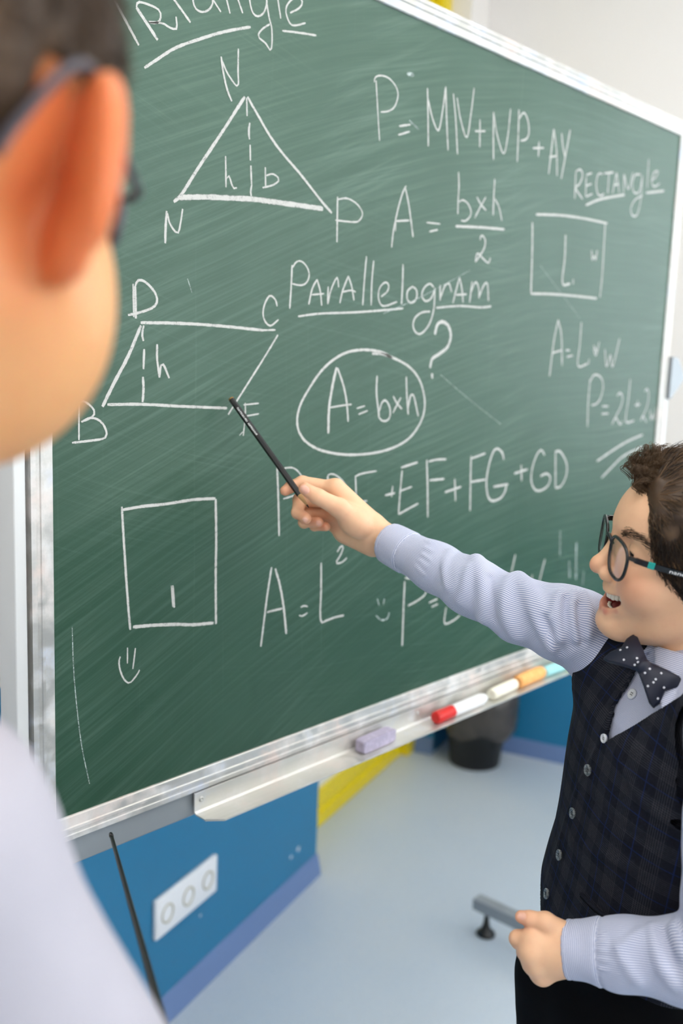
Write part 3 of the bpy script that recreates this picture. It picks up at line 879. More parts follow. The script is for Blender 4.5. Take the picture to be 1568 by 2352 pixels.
for p, r in (((685, 1950), 0.0085), ((668, 1969), 0.006), ((460, 2103), 0.004)):
    c = on_plane(*p, N, NB)
    v, f = lathe_vf([(r, -0.0005), (r * 0.8, 0.0008), (r * 0.2, 0.001)], c, -N, 9)
    mesh_obj('paint_chip', v, f, MAT['chip'], wl)

# ------------------------------------------------------------------ waste bin
bc = un(2.655, 0.335, 0.0)
bin_ = thing('waste_bin', 'black waste bin with a dark liner by the far wall', 'bin', bc)
MAT['bin'] = plain('black_bin_plastic', (20, 20, 20), 0.5, 0, 0.2, 20)
v, f = lathe_vf([(0.088, 0.0), (0.094, 0.003), (0.128, 0.285), (0.133, 0.287), (0.133, 0.295), (0.126, 0.295), (0.090, 0.010), (0.001, 0.008)], bc, (0, 0, 1), 40)
mesh_obj('bucket', v, f, MAT['bin'], bin_, True)


def liner():
    t = NT('dark_plastic_bag'); f = t.noise(t.coord(), 25, 4)
    t.bump(f, 0.6, 0.01)
    return t.set(t.mix(f, s2l((52, 48, 46)), s2l((84, 78, 74))), 0.32, 0, 0.5)


rnd = random.Random(5)
V, F = [], []
nn = 72
ringprof = [(0.098, 0.05), (0.128, 0.285), (0.137, 0.304), (0.141, 0.296), (0.139, 0.25), (0.138, 0.20), (0.134, 0.165), (0.128, 0.135)]
for j, (r, h) in enumerate(ringprof):
    for k in range(nn):
        a = 2 * math.pi * k / nn
        wob = 0.004 * math.sin(7 * a + j) + 0.003 * math.sin(17 * a + 2.1 * j) + 0.002 * (rnd.random() - 0.5)
        bulge = 0.028 * max(0, math.cos(a - math.radians(-100))) ** 6 * (1 if 3 <= j <= 6 else 0.3)
        rr = r + (wob + bulge if j >= 2 else 0.2 * wob)
        V.append(bc + np.array([rr * math.cos(a), rr * math.sin(a), h + (0.014 * math.sin(5 * a + 1) if j == 7 else 0)]))
for j in range(len(ringprof) - 1):
    F += [(j * nn + k, j * nn + (k + 1) % nn, (j + 1) * nn + (k + 1) % nn, (j + 1) * nn + k) for k in range(nn)]
mesh_obj('liner', V, F, liner(), bin_, True)

# ------------------------------------------------------------------ implicit-surface modelling (for bodies and cloth)
def smin(a, b, k):
    h = np.clip(0.5 + 0.5 * (b - a) / k, 0, 1)
    return b + (a - b) * h - k * h * (1 - h)


def smax(a, b, k):
    return -smin(-a, -b, k)


def sph(p, c, r):
    return np.linalg.norm(p - np.asarray(c), axis=1) - r


def ell(p, c, r, rot=None):
    q = p - np.asarray(c)
    if rot is not None:
        q = q @ np.asarray(rot)
    r = np.asarray(r)
    k0 = np.linalg.norm(q / r, axis=1); k1 = np.linalg.norm(q / (r * r), axis=1)
    return k0 * (k0 - 1) / (k1 + 1e-12)


def cone(p, a, b, ra, rb):
    a = np.asarray(a, float); b = np.asarray(b, float)
    ab = b - a
    t = np.clip(((p - a) @ ab) / (ab @ ab), 0, 1)
    return np.linalg.norm(p - a - t[:, None] * ab, axis=1) - (ra + (rb - ra) * t)


def chain(p, pts, rads, k=0.004):
    d = None
    for i in range(len(pts) - 1):
        e = cone(p, pts[i], pts[i + 1], rads[i], rads[i + 1])
        d = e if d is None else smin(d, e, k)
    return d


def polygonize(fn, lo, hi, h, newton=2, block=6, lip=1.7):
    """surface nets on a sparse grid, then Newton steps onto the zero set"""
    lo = np.asarray(lo, float); hi = np.asarray(hi, float)
    nb = np.ceil((hi - lo) / (h * block)).astype(int) + 1
    n = nb * block
    c = [lo[i] + (np.arange(nb[i]) + 0.5) * h * block - 0.5 * h for i in range(3)]
    G = np.stack(np.meshgrid(*c, indexing='ij'), -1).reshape(-1, 3)
    dc = fn(G).reshape(nb)
    act = np.abs(dc) < h * block * lip
    a2 = act.copy()
    for ax in range(3):
        for s in (1, -1):
            a2 |= np.roll(act, s, ax)
    rep = lambda x: x.repeat(block, 0).repeat(block, 1).repeat(block, 2)
    D = np.where(rep(dc) > 0, 1.0, -1.0)
    idx = np.argwhere(rep(a2))
    vals = np.empty(len(idx))
    for s in range(0, len(idx), 400000):
        vals[s:s + 400000] = fn(lo + idx[s:s + 400000] * h)
    D[idx[:, 0], idx[:, 1], idx[:, 2]] = vals
    S = D < 0
    m = n - 1
    cnt = sum(S[i:m[0] + i, j:m[1] + j, k:m[2] + k].astype(np.int8) for i in (0, 1) for j in (0, 1) for k in (0, 1))
    cells = np.argwhere((cnt > 0) & (cnt < 8))
    acc = np.zeros((len(cells), 3)); num = np.zeros(len(cells))
    corner = [(i, j, k) for i in (0, 1) for j in (0, 1) for k in (0, 1)]
    for a in corner:
        for ax in range(3):
            if a[ax]:
                continue
            b = list(a); b[ax] = 1
            A = cells + a; B = cells + b
            da = D[A[:, 0], A[:, 1], A[:, 2]]; db = D[B[:, 0], B[:, 1], B[:, 2]]
            cr = (da < 0) != (db < 0)
            t = np.where(cr, da / (da - db + 1e-30), 0)
            pos = np.repeat(np.array(a, float)[None], len(cells), 0); pos[:, ax] += t
            acc[cr] += pos[cr]; num[cr] += 1
    V = lo + (cells + acc / num[:, None]) * h
    ids = -np.ones(tuple(m), int); ids[cells[:, 0], cells[:, 1], cells[:, 2]] = np.arange(len(cells))
    F = []
    for ax in range(3):
        o1, o2 = [q for q in range(3) if q != ax]
        sl0 = [slice(0, m[i]) for i in range(3)]; sl1 = list(sl0); sl1[ax] = slice(1, m[ax] + 1)
        sl0[ax] = slice(0, m[ax])
        e = np.argwhere(S[tuple(sl0)] != S[tuple(sl1)])
        e = e[(e[:, o1] > 0) & (e[:, o2] > 0)]
        q = []
        for d1, d2 in ((0, 0), (1, 0), (1, 1), (0, 1)):
            c_ = e.copy(); c_[:, o1] -= d1; c_[:, o2] -= d2
            q.append(ids[c_[:, 0], c_[:, 1], c_[:, 2]])
        q = np.stack(q, 1)
        inside = S[e[:, 0], e[:, 1], e[:, 2]]
        flip = inside if ax != 1 else ~inside
        q[~flip] = q[~flip][:, ::-1]
        F.append(q[(q >= 0).all(1)])
    F = np.concatenate(F)
    eps = h * 0.3
    for _ in range(newton):
        d = fn(V)
        g = np.stack([(fn(V + np.eye(3)[i] * eps) - fn(V - np.eye(3)[i] * eps)) / (2 * eps) for i in range(3)], 1)
        gg = (g * g).sum(1) + 0.05
        st = np.clip(d / gg, -h * 0.6, h * 0.6)
        V = V - g * st[:, None]
    return V, F


def trace(px, py, fn, d0=0.6, d1=1.6):
    """first hit of the view ray through a photo pixel with an implicit surface"""
    r = ray(px, py); L = np.linalg.norm(r); t = d0
    for _ in range(200):
        d = fn((CAM + r * t)[None])[0]
        if d < 0.0004:
            break
        t += max(d * 0.6, 0.0003) / L
        if t > d1:
            return None
    return CAM + r * t


def normal_of(fn, p, e=0.001):
    g = np.array([fn((p + np.eye(3)[i] * e)[None])[0] - fn((p - np.eye(3)[i] * e)[None])[0] for i in range(3)])
    return g / np.linalg.norm(g)


def fast_mesh(name, V, F, mat, parent, attrs=None, smooth=True):
    V = np.asarray(V, np.float64) - parent_origin(parent) if parent is not None else np.asarray(V)
    F = np.asarray(F, np.int32); k = F.shape[1]
    me = bpy.data.meshes.new(name)
    me.vertices.add(len(V)); me.vertices.foreach_set('co', V.astype(np.float32).ravel())
    me.loops.add(F.size); me.loops.foreach_set('vertex_index', F.ravel())
    me.polygons.add(len(F)); me.polygons.foreach_set('loop_start', np.arange(0, F.size, k, dtype=np.int32))
    me.polygons.foreach_set('loop_total', np.full(len(F), k, np.int32))
    me.polygons.foreach_set('use_smooth', np.full(len(F), smooth))
    me.update(calc_edges=True); me.validate()
    for kk, a in (attrs or {}).items():
        a = np.asarray(a, np.float32)
        if a.ndim == 2:
            c = np.ones((len(a), 4), np.float32); c[:, :3] = a
            x = me.attributes.new(kk, 'FLOAT_COLOR', 'POINT'); x.data.foreach_set('color', c.ravel())
        else:
            x = me.attributes.new(kk, 'FLOAT', 'POINT'); x.data.foreach_set('value', a)
    if mat is not None:
        me.materials.append(mat)
    o = bpy.data.objects.new(name, me)
    return link(o, parent)


def strands(name, P, R, mat, parent, tone=None, sides=3):
    """many thin tapered tubes; P (n,k,3) points, R (n,k) radii"""
    n, k, _ = P.shape
    d = np.gradient(P, axis=1); d /= np.linalg.norm(d, axis=2, keepdims=True) + 1e-12
    a = np.where(np.abs(d[..., 2:3]) < 0.9, np.array([0, 0, 1.0]), np.array([1.0, 0, 0]))
    x = np.cross(a, d); x /= np.linalg.norm(x, axis=2, keepdims=True) + 1e-12
    y = np.cross(d, x)
    V = np.stack([P + R[..., None] * (math.cos(2 * math.pi * s / sides) * x + math.sin(2 * math.pi * s / sides) * y) for s in range(sides)], 2)
    base = (np.arange(n) * k * sides)[:, None, None] + (np.arange(k - 1) * sides)[None, :, None]
    s = np.arange(sides)[None, None, :]; s2 = (s + 1) % sides
    F = np.stack([base + s, base + s2, base + sides + s2, base + sides + s], -1).reshape(-1, 4)
    at_ = {}
    if tone is not None:
        at_['tone'] = np.repeat(tone, k * sides)
    return fast_mesh(name, V.reshape(-1, 3), F, mat, parent, at_)


def vnoise(p, f, seed=0):
    """cheap smooth noise from a few sines"""
    rs = np.random.RandomState(seed); s = 0
    for i in range(6):
        d = rs.normal(size=3); d /= np.linalg.norm(d)
        s = s + np.sin((p @ d) * f * (0.7 + 0.25 * i) + rs.rand() * 6.28)
    return s / 3.2


# ------------------------------------------------------------------ materials for people
def mat_skin(name, sss=0.12, radius=(0.010, 0.004, 0.002)):
    t = NT(name); co = t.coord()
    c = t.attr('Col', 'Color')
    f = t.noise(co, 90, 4, 0.6); p = t.noise(co, 1600, 2)
    col = t.mix(t.math('MULTIPLY', t.smooth(f, 0.45, 0.75), 0.10), c, s2l((205, 110, 85)))
    t.bump(p, 0.10, 0.0004)
    return t.set(col, 0.46, 0, 0.35, **{'Subsurface Weight': sss, 'Subsurface Radius': radius, 'Subsurface Scale': 1.0})


MAT['skin'] = mat_skin('skin')
MAT['skin_near'] = mat_skin('warm_skin', 0.25, (0.012, 0.004, 0.0015))


def mat_hair(name, dark, light):
    t = NT(name)
    tone = t.attr('tone')
    f = t.noise(t.coord(), 60, 3)
    c = t.mix(t.math('MULTIPLY_ADD', f, 0.3, t.math('SUBTRACT', tone, 0.15), clamp=True), s2l(dark), s2l(light))
    return t.set(c, 0.5, 0, 0.3)


MAT['hair'] = mat_hair('brown_hair', (36, 26, 20), (140, 108, 76))
MAT['hair_near'] = mat_hair('dark_brown_hair', (36, 22, 9), (84, 58, 28))


def mat_stripes(name):
    """fine woven blue and white stripes; attribute 'st' runs across them, in metres"""
    t = NT(name); co = t.coord()
    s = t.attr('st')
    ph = t.math('MULTIPLY', s, 2 * math.pi / 0.0017)
    w_ = t.math('SINE', ph)
    k = t.smooth(w_, -0.15, 0.65)
    f = t.noise(co, 30, 3); g = t.noise(co, 900, 2)
    white = t.mix(f, s2l((208, 210, 226)), s2l((224, 224, 236)))
    c = t.mix(t.math('MULTIPLY', k, 0.80), white, s2l((104, 124, 172)))
    t.bump(g, 0.15, 0.0004)
    return t.set(c, 0.8, 0, 0.25, **{'Sheen Weight': 0.1})


MAT['shirt'] = mat_stripes('striped_shirt_cotton')


def mat_plaid():
    """charcoal check with fine pale lines and a blue window-pane; attributes pu, pv in metres"""
    t = NT('charcoal_check_wool'); co = t.coord()
    u, v = t.attr('pu'), t.attr('pv')
    def fine(x, p, a, b):
        return t.smooth(t.math('SINE', t.math('MULTIPLY', x, 2 * math.pi / p)), a, b)
    def band(x, p, lo, hi):
        fr = t.math('FRACT', t.math('DIVIDE', x, p))
        return t.math('MULTIPLY', t.math('GREATER_THAN', fr, lo), t.math('LESS_THAN', fr, hi))
    P = 0.036
    bu, bv = band(u, P, 0.0, 0.45), band(v, P, 0.0, 0.45)
    lu, lv = fine(u, 0.0020, 0.0, 0.7), fine(v, 0.0020, 0.0, 0.7)
    k = t.math('ADD', t.math('MULTIPLY', bu, lu), t.math('MULTIPLY', bv, lv))
    n1 = t.noise(co, 420, 4, 0.7); n2 = t.noise(co, 70, 3)
    k = t.math('MULTIPLY', t.math('MULTIPLY_ADD', n1, 0.7, 0.15), k)
    base = t.mix(n1, s2l((11, 13, 20)), s2l((38, 40, 50)))
    c = t.mix(t.math('MULTIPLY', k, 0.22), base, s2l((122, 122, 126)))
    blue = t.math('MAXIMUM', band(u, P, 0.70, 0.725), band(v, P, 0.70, 0.725))
    c = t.mix(t.math('MULTIPLY', blue, t.math('MULTIPLY_ADD', n2, 0.5, 0.1)), c, s2l((30, 56, 122)))
    t.bump(n1, 0.4, 0.0006)
    return t.set(c, 0.9, 0, 0.12)


MAT['vest'] = mat_plaid()
MAT['trousers'] = plain('black_trouser_cloth', (8, 8, 10), 0.9, 0, 0.2, 300, spec=0.1)
MAT['shoe'] = plain('black_shoe_leather', (14, 13, 13), 0.35, 0, 0.15, 40)
MAT['bow'] = plain('navy_bow_satin', (8, 16, 40), 0.5, 0, 0.15, 200)
MAT['dot'] = plain('white_woven_dot', (214, 214, 222), 0.7, 0, 0.05, 50)
MAT['shirt_button'] = plain('pearl_button', (226, 228, 232), 0.2, 0, 0.08, 200)


def horn():
    t = NT('grey_horn_button'); f = t.noise(t.mapping(t.coord(), (1, 1, 2)), 220, 4, 0.7, 1.0)
    return t.set(t.ramp(f, [(0.30, s2l((60, 64, 68))), (0.50, s2l((104, 109, 112))), (0.75, s2l((176, 180, 180)))]), 0.22, 0, 0.6)


MAT['vest_button'] = horn()
MAT['frame_black'] = plain('black_acetate', (14, 15, 18), 0.25, 0, 0.1, 30, spec=0.6)
MAT['teal'] = plain('teal_band', (30, 150, 140), 0.35, 0, 0.05, 30)
MAT['eye_white'] = plain('eye_white', (228, 224, 220), 0.15, 0, 0.02, 200)
MAT['iris'] = plain('dark_brown_iris', (52, 34, 24), 0.1, 0, 0.3, 600)
MAT['tooth'] = plain('tooth_enamel', (240, 232, 214), 0.25, 0, 0.03, 300)
MAT['mouth'] = plain('mouth_inside', (150, 60, 58), 0.4, 0, 0.1, 100)


def mat_lens():
    t = NT('spectacle_lens')
    tr = t.node('ShaderNodeBsdfTransparent'); tr.inputs[0].default_value = (0.985, 0.99, 0.99, 1)
    gl = t.node('ShaderNodeBsdfGlossy'); gl.inputs['Roughness'].default_value = 0.01
    lw = t.node('ShaderNodeLayerWeight'); lw.inputs[0].default_value = 0.5
    k = t.math('MULTIPLY_ADD', t.math('POWER', lw.outputs['Facing'], 5.0), 0.6, 0.04)
    mx = t.node('ShaderNodeMixShader')
    t.t.links.new(k, mx.inputs[0]); t.t.links.new(tr.outputs[0], mx.inputs[1]); t.t.links.new(gl.outputs[0], mx.inputs[2])
    t.t.links.new(mx.outputs[0], t.t.nodes['Material Output'].inputs[0])
    return t.m


MAT['lens'] = mat_lens()


# ------------------------------------------------------------------ a head (local axes: x forward, y left, z up; metres)
def lerp_tab(x, tab):
    return np.interp(x, [a for a, b in tab], [b for a, b in tab])


def ear_sdf(p, s, big=1.0, flare=0.50):
    """outer ear; s = +1 left, -1 right"""
    q = p * np.array([1, s, 1.0])
    c = np.array([-0.012, 0.0745, -0.006])
    ca, sa = math.cos(flare), math.sin(flare)          # flare from the head
    cb, sb = math.cos(0.16), math.sin(0.16)          # lean back
    q = (q - c) / big
    # local ear axes: e (out from the ear root, backwards), t (thickness), z
    e = -q[:, 0] * ca + q[:, 1] * sa
    t = q[:, 0] * sa + q[:, 1] * ca
    zz = q[:, 2] * cb + e * -sb
    ee = e * cb + q[:, 2] * sb
    r = np.stack([ee, t, zz], 1)
    body = ell(r, (0.008, 0.004, 0.002), (0.0175, 0.0055, 0.030))
    lobe = ell(r, (0.001, 0.003, -0.024), (0.0095, 0.0050, 0.0105))
    d = smin(body, lobe, 0.008)
    ring = np.sqrt((np.sqrt(((r[:, 0] - 0.007) / 0.0165) ** 2 + ((r[:, 2] - 0.004) / 0.0275) ** 2) - 0.92) ** 2 * 0.0165 ** 2 * 1.2 + (r[:, 1] - 0.0075) ** 2) - 0.0030
    ring = np.where(r[:, 2] < -0.020, ring + (-(r[:, 2] + 0.020)) * 0.8, ring)
    d = smin(d, ring, 0.004)
    d = smax(d, -ell(r, (0.002, 0.0115, -0.002), (0.0085, 0.0065, 0.014)), 0.004)
    root = cone(p * np.array([1, s, 1.0]), c + np.array([0.004, -0.010, 0.016]), c + np.array([0.008, -0.010, -0.016]), 0.007, 0.006)
    return smin(d * big, root, 0.006)


def head_sdf(p, smile=True, ears=True, ear_size=1.0, flare=0.5):
    q = p.copy(); ay = np.abs(p[:, 1]); m = np.stack([p[:, 0], ay, p[:, 2]], 1)
    d = ell(p, (-0.012, 0, 0.013), (0.090, 0.073, 0.068))
    d = smin(d, ell(p, (0.020, 0, 0.030), (0.0585, 0.060, 0.048)), 0.02)
    d = smin(d, ell(p, (0.020, 0, -0.035), (0.052, 0.054, 0.060)), 0.022)
    d = smin(d, cone(m, (-0.012, 0.050, -0.045), (0.050, 0.012, -0.085), 0.016, 0.012), 0.02)
    d = smin(d, ell(p, (0.060, 0, -0.0840), (0.0135, 0.017, 0.0130)), 0.014)
    d = smin(d, sph(m, (0.046, 0.034, -0.030), 0.0235), 0.016)
    d = smin(d, cone(m, (0.067, 0.010, 0.0185), (0.052, 0.043, 0.017), 0.008, 0.008), 0.012)
    # eye sockets and lids
    d = smax(d, -ell(m, (0.080, 0.031, 0.002), (0.0155, 0.0165, 0.0105)), 0.010)
    d = smin(d, smax(sph(m, (0.0565, 0.031, 0.002), 0.0142), -ell(m, (0.070, 0.0290, -0.0005), (0.010, 0.0100, 0.0022)), 0.002), 0.004)
    # muzzle
    d = smin(d, ell(p, (0.050, 0, -0.052), (0.0210, 0.0235, 0.021)), 0.014)
    # nose
    d = smin(d, cone(p, (0.0715, 0, 0.006), (0.0845, 0, -0.0240), 0.0060, 0.0072), 0.010)
    d = smin(d, sph(p, (0.0868, 0, -0.0285), 0.0082), 0.006)
    d = smin(d, ell(m, (0.0775, 0.0100, -0.0335), (0.0085, 0.0062, 0.0068)), 0.005)
    d = smax(d, -ell(m, (0.0815, 0.0062, -0.0425), (0.0048, 0.0030, 0.0048)), 0.003)
    if smile:
        zc = -0.0605 + 13.0 * np.minimum(ay, 0.034) ** 2           # the mouth curves up to its corners
        r = np.stack([p[:, 0], p[:, 1], p[:, 2] - zc], 1)
        lip_u = [(0.0695, 0, -0.0515), (0.0672, 0.011, -0.0507), (0.0600, 0.0225, -0.0475), (0.0505, 0.0325, -0.0430)]
        lip_l = [(0.0675, 0, -0.0715), (0.0652, 0.011, -0.0702), (0.0590, 0.0225, -0.0620), (0.0505, 0.0320, -0.0450)]
        d = smin(d, chain(m, lip_u, (0.0042, 0.0042, 0.0034, 0.0022)), 0.006)
        d = smin(d, chain(m, lip_l, (0.0044, 0.0042, 0.0034, 0.0022)), 0.006)
        cav = ell(r, (0.060, 0, 0.0), (0.027, 0.0320, 0.0082))
        d = smax(d, -cav, 0.0025)
        # crease from nose to mouth corner
        d = d + 0.0016 * np.exp(-(chain(m, [(0.072, 0.015, -0.033), (0.062, 0.0285, -0.040), (0.054, 0.034, -0.052)], (0, 0, 0)) / 0.0035) ** 2)
    else:
        d = d + 0.002 * np.exp(-(cone(m, (0.079, 0, -0.060), (0.063, 0.024, -0.059), 0, 0) / 0.0025) ** 2)
    if ears:
        e = np.full(len(p), 0.05)
        near = ay > 0.05
        if near.any():
            mm = m[near]
            e[near] = ear_sdf(mm, 1, ear_size, flare)
        d = smin(d, e, 0.004)
    return d


HAIRLINE = [(-0.11, -0.050), (-0.045, -0.052), (-0.030, -0.040), (-0.020, 0.020), (0.000, 0.022), (0.004, -0.030), (0.020, -0.036), (0.030, -0.020), (0.048, -0.004), (0.058, 0.015), (0.0640, 0.036), (0.0665, 0.054), (0.069, 0.066), (0.090, 0.078)]


def skull_surface(dirs, fn, c=(-0.012, 0, 0.016)):
    """outermost point of an implicit head in given directions"""
    c = np.asarray(c); t = np.full(len(dirs), 0.14)
    for _ in range(60):
        d = fn(c + dirs * t[:, None]); t = t - np.clip(d, -0.01, 0.01) * 0.8
    return c + dirs * t[:, None]

# ================================================================== the boy at the board
def unit(v):
    v = np.asarray(v, float); return v / np.linalg.norm(v)


UP = np.array([0, 0, 1.0])
BOY = thing('person', 'boy in a dark checked vest, striped shirt and bow tie pointing at the chalkboard', 'person', (0.42, -0.55, 0.0))

vh = ray(1430, 1290); vh = unit([vh[0], vh[1], 0]); rt = unit(np.cross(vh, UP))


def head_frame(yaw, pitch, roll):
    """yaw: turn from profile towards the camera; degrees"""
    a, b, c = (math.radians(q) for q in (yaw, pitch, roll))
    Fh = -math.cos(a) * rt - math.sin(a) * vh
    L = np.cross(UP, Fh)
    Fw = math.cos(b) * Fh + math.sin(b) * UP
    Uw = np.cross(Fw, L)
    L2 = math.cos(c) * L + math.sin(c) * Uw
    return np.stack([Fw, L2, np.cross(Fw, L2)], 1)       # columns: forward, left, up


HS = 0.965                                               # size of the boy's head against the base head
HM = head_frame(15, 9, -9)
HO = at(1418, 1228, 0.938) - HM @ (np.array([0.0765, 0, 0.006]) * HS)
to_head = lambda p: ((p - HO) @ HM) / HS
from_head = lambda q: HO + (np.asarray(q) * HS) @ HM.T

# body frame
T1, T0 = at(1604, 1552, 0.950), at(1480, 2130, 1.045)
UB_ = unit(T1 - T0)
SR, SL = at(1404, 1480, 1.035), at(1715, 1690, 0.815)
LB = unit(SL - SR); LB = unit(LB - UB_ * (LB @ UB_)); FB = np.cross(LB, UB_)
TH = np.linalg.norm(T1 - T0)
body_uv = lambda p: ((p - T0) @ LB, (p - T0) @ FB, (p - T0) @ UB_)

TA = [(-0.20, 0.118), (-0.06, 0.122), (0.0, 0.120), (0.08, 0.115), (0.18, 0.126), (0.25, 0.132), (TH - 0.02, 0.110), (TH + 0.02, 0.070), (TH + 0.05, 0.045)]
TB = [(-0.20, 0.092), (-0.06, 0.092), (0.0, 0.090), (0.08, 0.084), (0.18, 0.082), (0.25, 0.078), (TH - 0.02, 0.070), (TH + 0.02, 0.052), (TH + 0.05, 0.042)]


def torso_sdf(p, off=0.0):
    l, f, h = body_uv(p)
    f = f + 0.018 * np.clip((h - TH + 0.06) / 0.1, 0, 1)              # chest slopes back to the neck
    a = lerp_tab(h, TA) + off; b = lerp_tab(h, TB) + off
    r = (np.abs(l / a) ** 2.3 + np.abs(f / b) ** 2.3) ** (1 / 2.3)
    d = (r - 1) * np.minimum(a, b)
    d = smax(d, h - (TH + 0.035 + off), 0.02)
    d = smin(d, cone(p, T1 - UB_ * 0.022 - FB * 0.012, SR - UB_ * 0.006, 0.044 + off, 0.036 + off), 0.03)
    d = smin(d, cone(p, T1 - UB_ * 0.022 - FB * 0.012, SL - UB_ * 0.006, 0.044 + off, 0.036 + off), 0.03)
    return d


# ---- right hand with the pencil
P_ = lambda *a: at(*a)
RH = dict(W=P_(872, 1232, 1.205), A=P_(985, 1292, 1.165))
rh_f = [([P_(770, 1122, 1.192), P_(694, 1108, 1.197), P_(668, 1118, 1.194), P_(655, 1127, 1.191)], (0.0088, 0.0078, 0.0070, 0.0063)),
        ([P_(766, 1150, 1.206), P_(688, 1148, 1.208), P_(683, 1178, 1.192), P_(703, 1191, 1.180)], (0.0090, 0.0082, 0.0072, 0.0064)),
        ([P_(776, 1182, 1.216), P_(702, 1174, 1.218), P_(698, 1200, 1.204), P_(731, 1199, 1.190)], (0.0086, 0.0078, 0.0068, 0.0060)),
        ([P_(788, 1212, 1.222), P_(726, 1198, 1.226), P_(722, 1208, 1.212), P_(748, 1210, 1.202)], (0.0078, 0.0068, 0.0060, 0.0054))]
rh_t = ([P_(826, 1208, 1.188), P_(778, 1166, 1.170), P_(730, 1141, 1.163), P_(700, 1122, 1.163)], (0.0135, 0.0112, 0.0092, 0.0074))


def rhand_sdf(p):
    d = cone(p, RH['W'], RH['A'], 0.0200, 0.0195)
    for (pts, r), rw in zip(rh_f, (0.0125, 0.0130, 0.0130, 0.0125)):
        d = smin(d, cone(p, RH['W'] + 0.25 * (pts[0] - RH['W']), pts[0], 0.0165, rw), 0.010)
    fing = None
    for pts, r in rh_f:
        e = chain(p, pts, r, 0.003)
        fing = e if fing is None else smin(fing, e, 0.0012)
    d = smin(d, fing, 0.005)
    d = smin(d, chain(p, rh_t[0], rh_t[1], 0.004), 0.006)
    d = smin(d, sph(p, P_(812, 1196, 1.188), 0.0165), 0.012)
    d = smin(d, cone(p, P_(856, 1252, 1.215), P_(795, 1226, 1.222), 0.014, 0.0125), 0.012)
    return d


# ---- left hand resting at the waist
LH = dict(W=P_(1318, 2180, 0.895), A=P_(1420, 2190, 0.875))
lh_f = [([P_(1226, 2157, 0.898), P_(1189, 2156, 0.905), P_(1190, 2162, 0.925), P_(1212, 2162, 0.938)], (0.0092, 0.0076, 0.0068, 0.0062)),
        ([P_(1220, 2182, 0.896), P_(1207, 2186, 0.925), P_(1222, 2186, 0.942), P_(1240, 2184, 0.940)], (0.0100, 0.0082, 0.0072, 0.0062)),
        ([P_(1230, 2209, 0.899), P_(1219, 2215, 0.925), P_(1232, 2213, 0.940), P_(1250, 2210, 0.938)], (0.0095, 0.0078, 0.0068, 0.0060)),
        ([P_(1246, 2233, 0.904), P_(1238, 2240, 0.926), P_(1248, 2238, 0.938), P_(1264, 2234, 0.936)], (0.0088, 0.0068, 0.0060, 0.0054))]
lh_t = ([P_(1292, 2146, 0.898), P_(1252, 2119, 0.896), P_(1218, 2111, 0.900), P_(1197, 2106, 0.904)], (0.0120, 0.0090, 0.0068, 0.0058))


def lhand_sdf(p):
    d = cone(p, LH['W'], LH['A'], 0.0190, 0.0190)
    for (pts, r), rw in zip(lh_f, (0.0100, 0.0118, 0.0118, 0.0112)):
        d = smin(d, cone(p, LH['W'] + 0.2 * (pts[0] - LH['W']), pts[0], 0.0165, rw), 0.010)
    fing = None
    for pts, r in lh_f:
        e = chain(p, pts, r, 0.003)
        fing = e if fing is None else smin(fing, e, 0.0012)
    d = smin(d, fing, 0.005)
    d = smin(d, chain(p, lh_t[0], lh_t[1], 0.004), 0.0045)
    for pts, r in lh_f:                                   # knuckles
        d = smin(d, sph(p, pts[0] - vh * 0.003, r[0] + 0.0004), 0.005)
    return d


SKIN = np.array(s2l((238, 190, 152)))
FLUSH = np.array(s2l((228, 142, 112)))
LIP = np.array(s2l((208, 118, 104)))
NAIL = np.array(s2l((240, 186, 164)))


def blend(c, col, k):
    return c * (1 - k[:, None]) + np.asarray(col) * k[:, None]


def nail_mask(V, c, axis, r):
    q = V - c; a = unit(axis)
    t = q @ a
    rad = np.linalg.norm(q - t[:, None] * a, axis=1)
    return np.clip((1.1 - np.sqrt((t / (r * 1.25)) ** 2 + (rad / r) ** 2)) * 6, 0, 1)


def hand_mesh(fn, fingers, thumb, lo, hi, nails):
    V, F = polygonize(fn, lo, hi, 0.00125)
    c = np.repeat(SKIN[None], len(V), 0)
    for pts, r in fingers + [thumb]:
        k = np.exp(-(np.linalg.norm(V - pts[-1], axis=1) / 0.011) ** 2) * 0.55
        c = blend(c, FLUSH, k)
        for q in pts[1:-1]:
            c = blend(c, FLUSH, np.exp(-(np.linalg.norm(V - q, axis=1) / 0.009) ** 2) * 0.22)
    for ctr, ax, r in nails:
        c = blend(c, NAIL, nail_mask(V, ctr, ax, r))
    return V, F, c


def bounds(pts, pad):
    pts = np.array(pts); return pts.min(0) - pad, pts.max(0) + pad


allr = [q for pts, r in rh_f + [rh_t] for q in pts] + [RH['W'], RH['A']]
alll = [q for pts, r in lh_f + [lh_t] for q in pts] + [LH['W'], LH['A']]


def nail_at(fn, px, py, ax0, ax1, r):
    h = trace(px, py, fn)
    return (h, ax1 - ax0, r)


nr = [nail_at(rhand_sdf, 699, 1124, rh_t[0][2], rh_t[0][3], 0.0050), nail_at(rhand_sdf, 700, 1195, rh_f[1][0][2], rh_f[1][0][3], 0.0034), nail_at(rhand_sdf, 733, 1202, rh_f[2][0][2], rh_f[2][0][3], 0.0034)]
nl = [nail_at(lhand_sdf, 1197, 2103, lh_t[0][2], lh_t[0][3], 0.0036)]


def nailed(fn, nails):
    """press nails in by a fraction of a millimetre, with a groove round them"""
    def g(p):
        d = fn(p)
        for c, ax, r in nails:
            q = p - c; a = unit(ax); t = q @ a
            e = np.sqrt((t / (r * 1.25)) ** 2 + (np.linalg.norm(q - t[:, None] * a, axis=1) / r) ** 2)
            d = d + 0.00045 * np.exp(-((e - 1.0) / 0.16) ** 2)
        return d
    return g


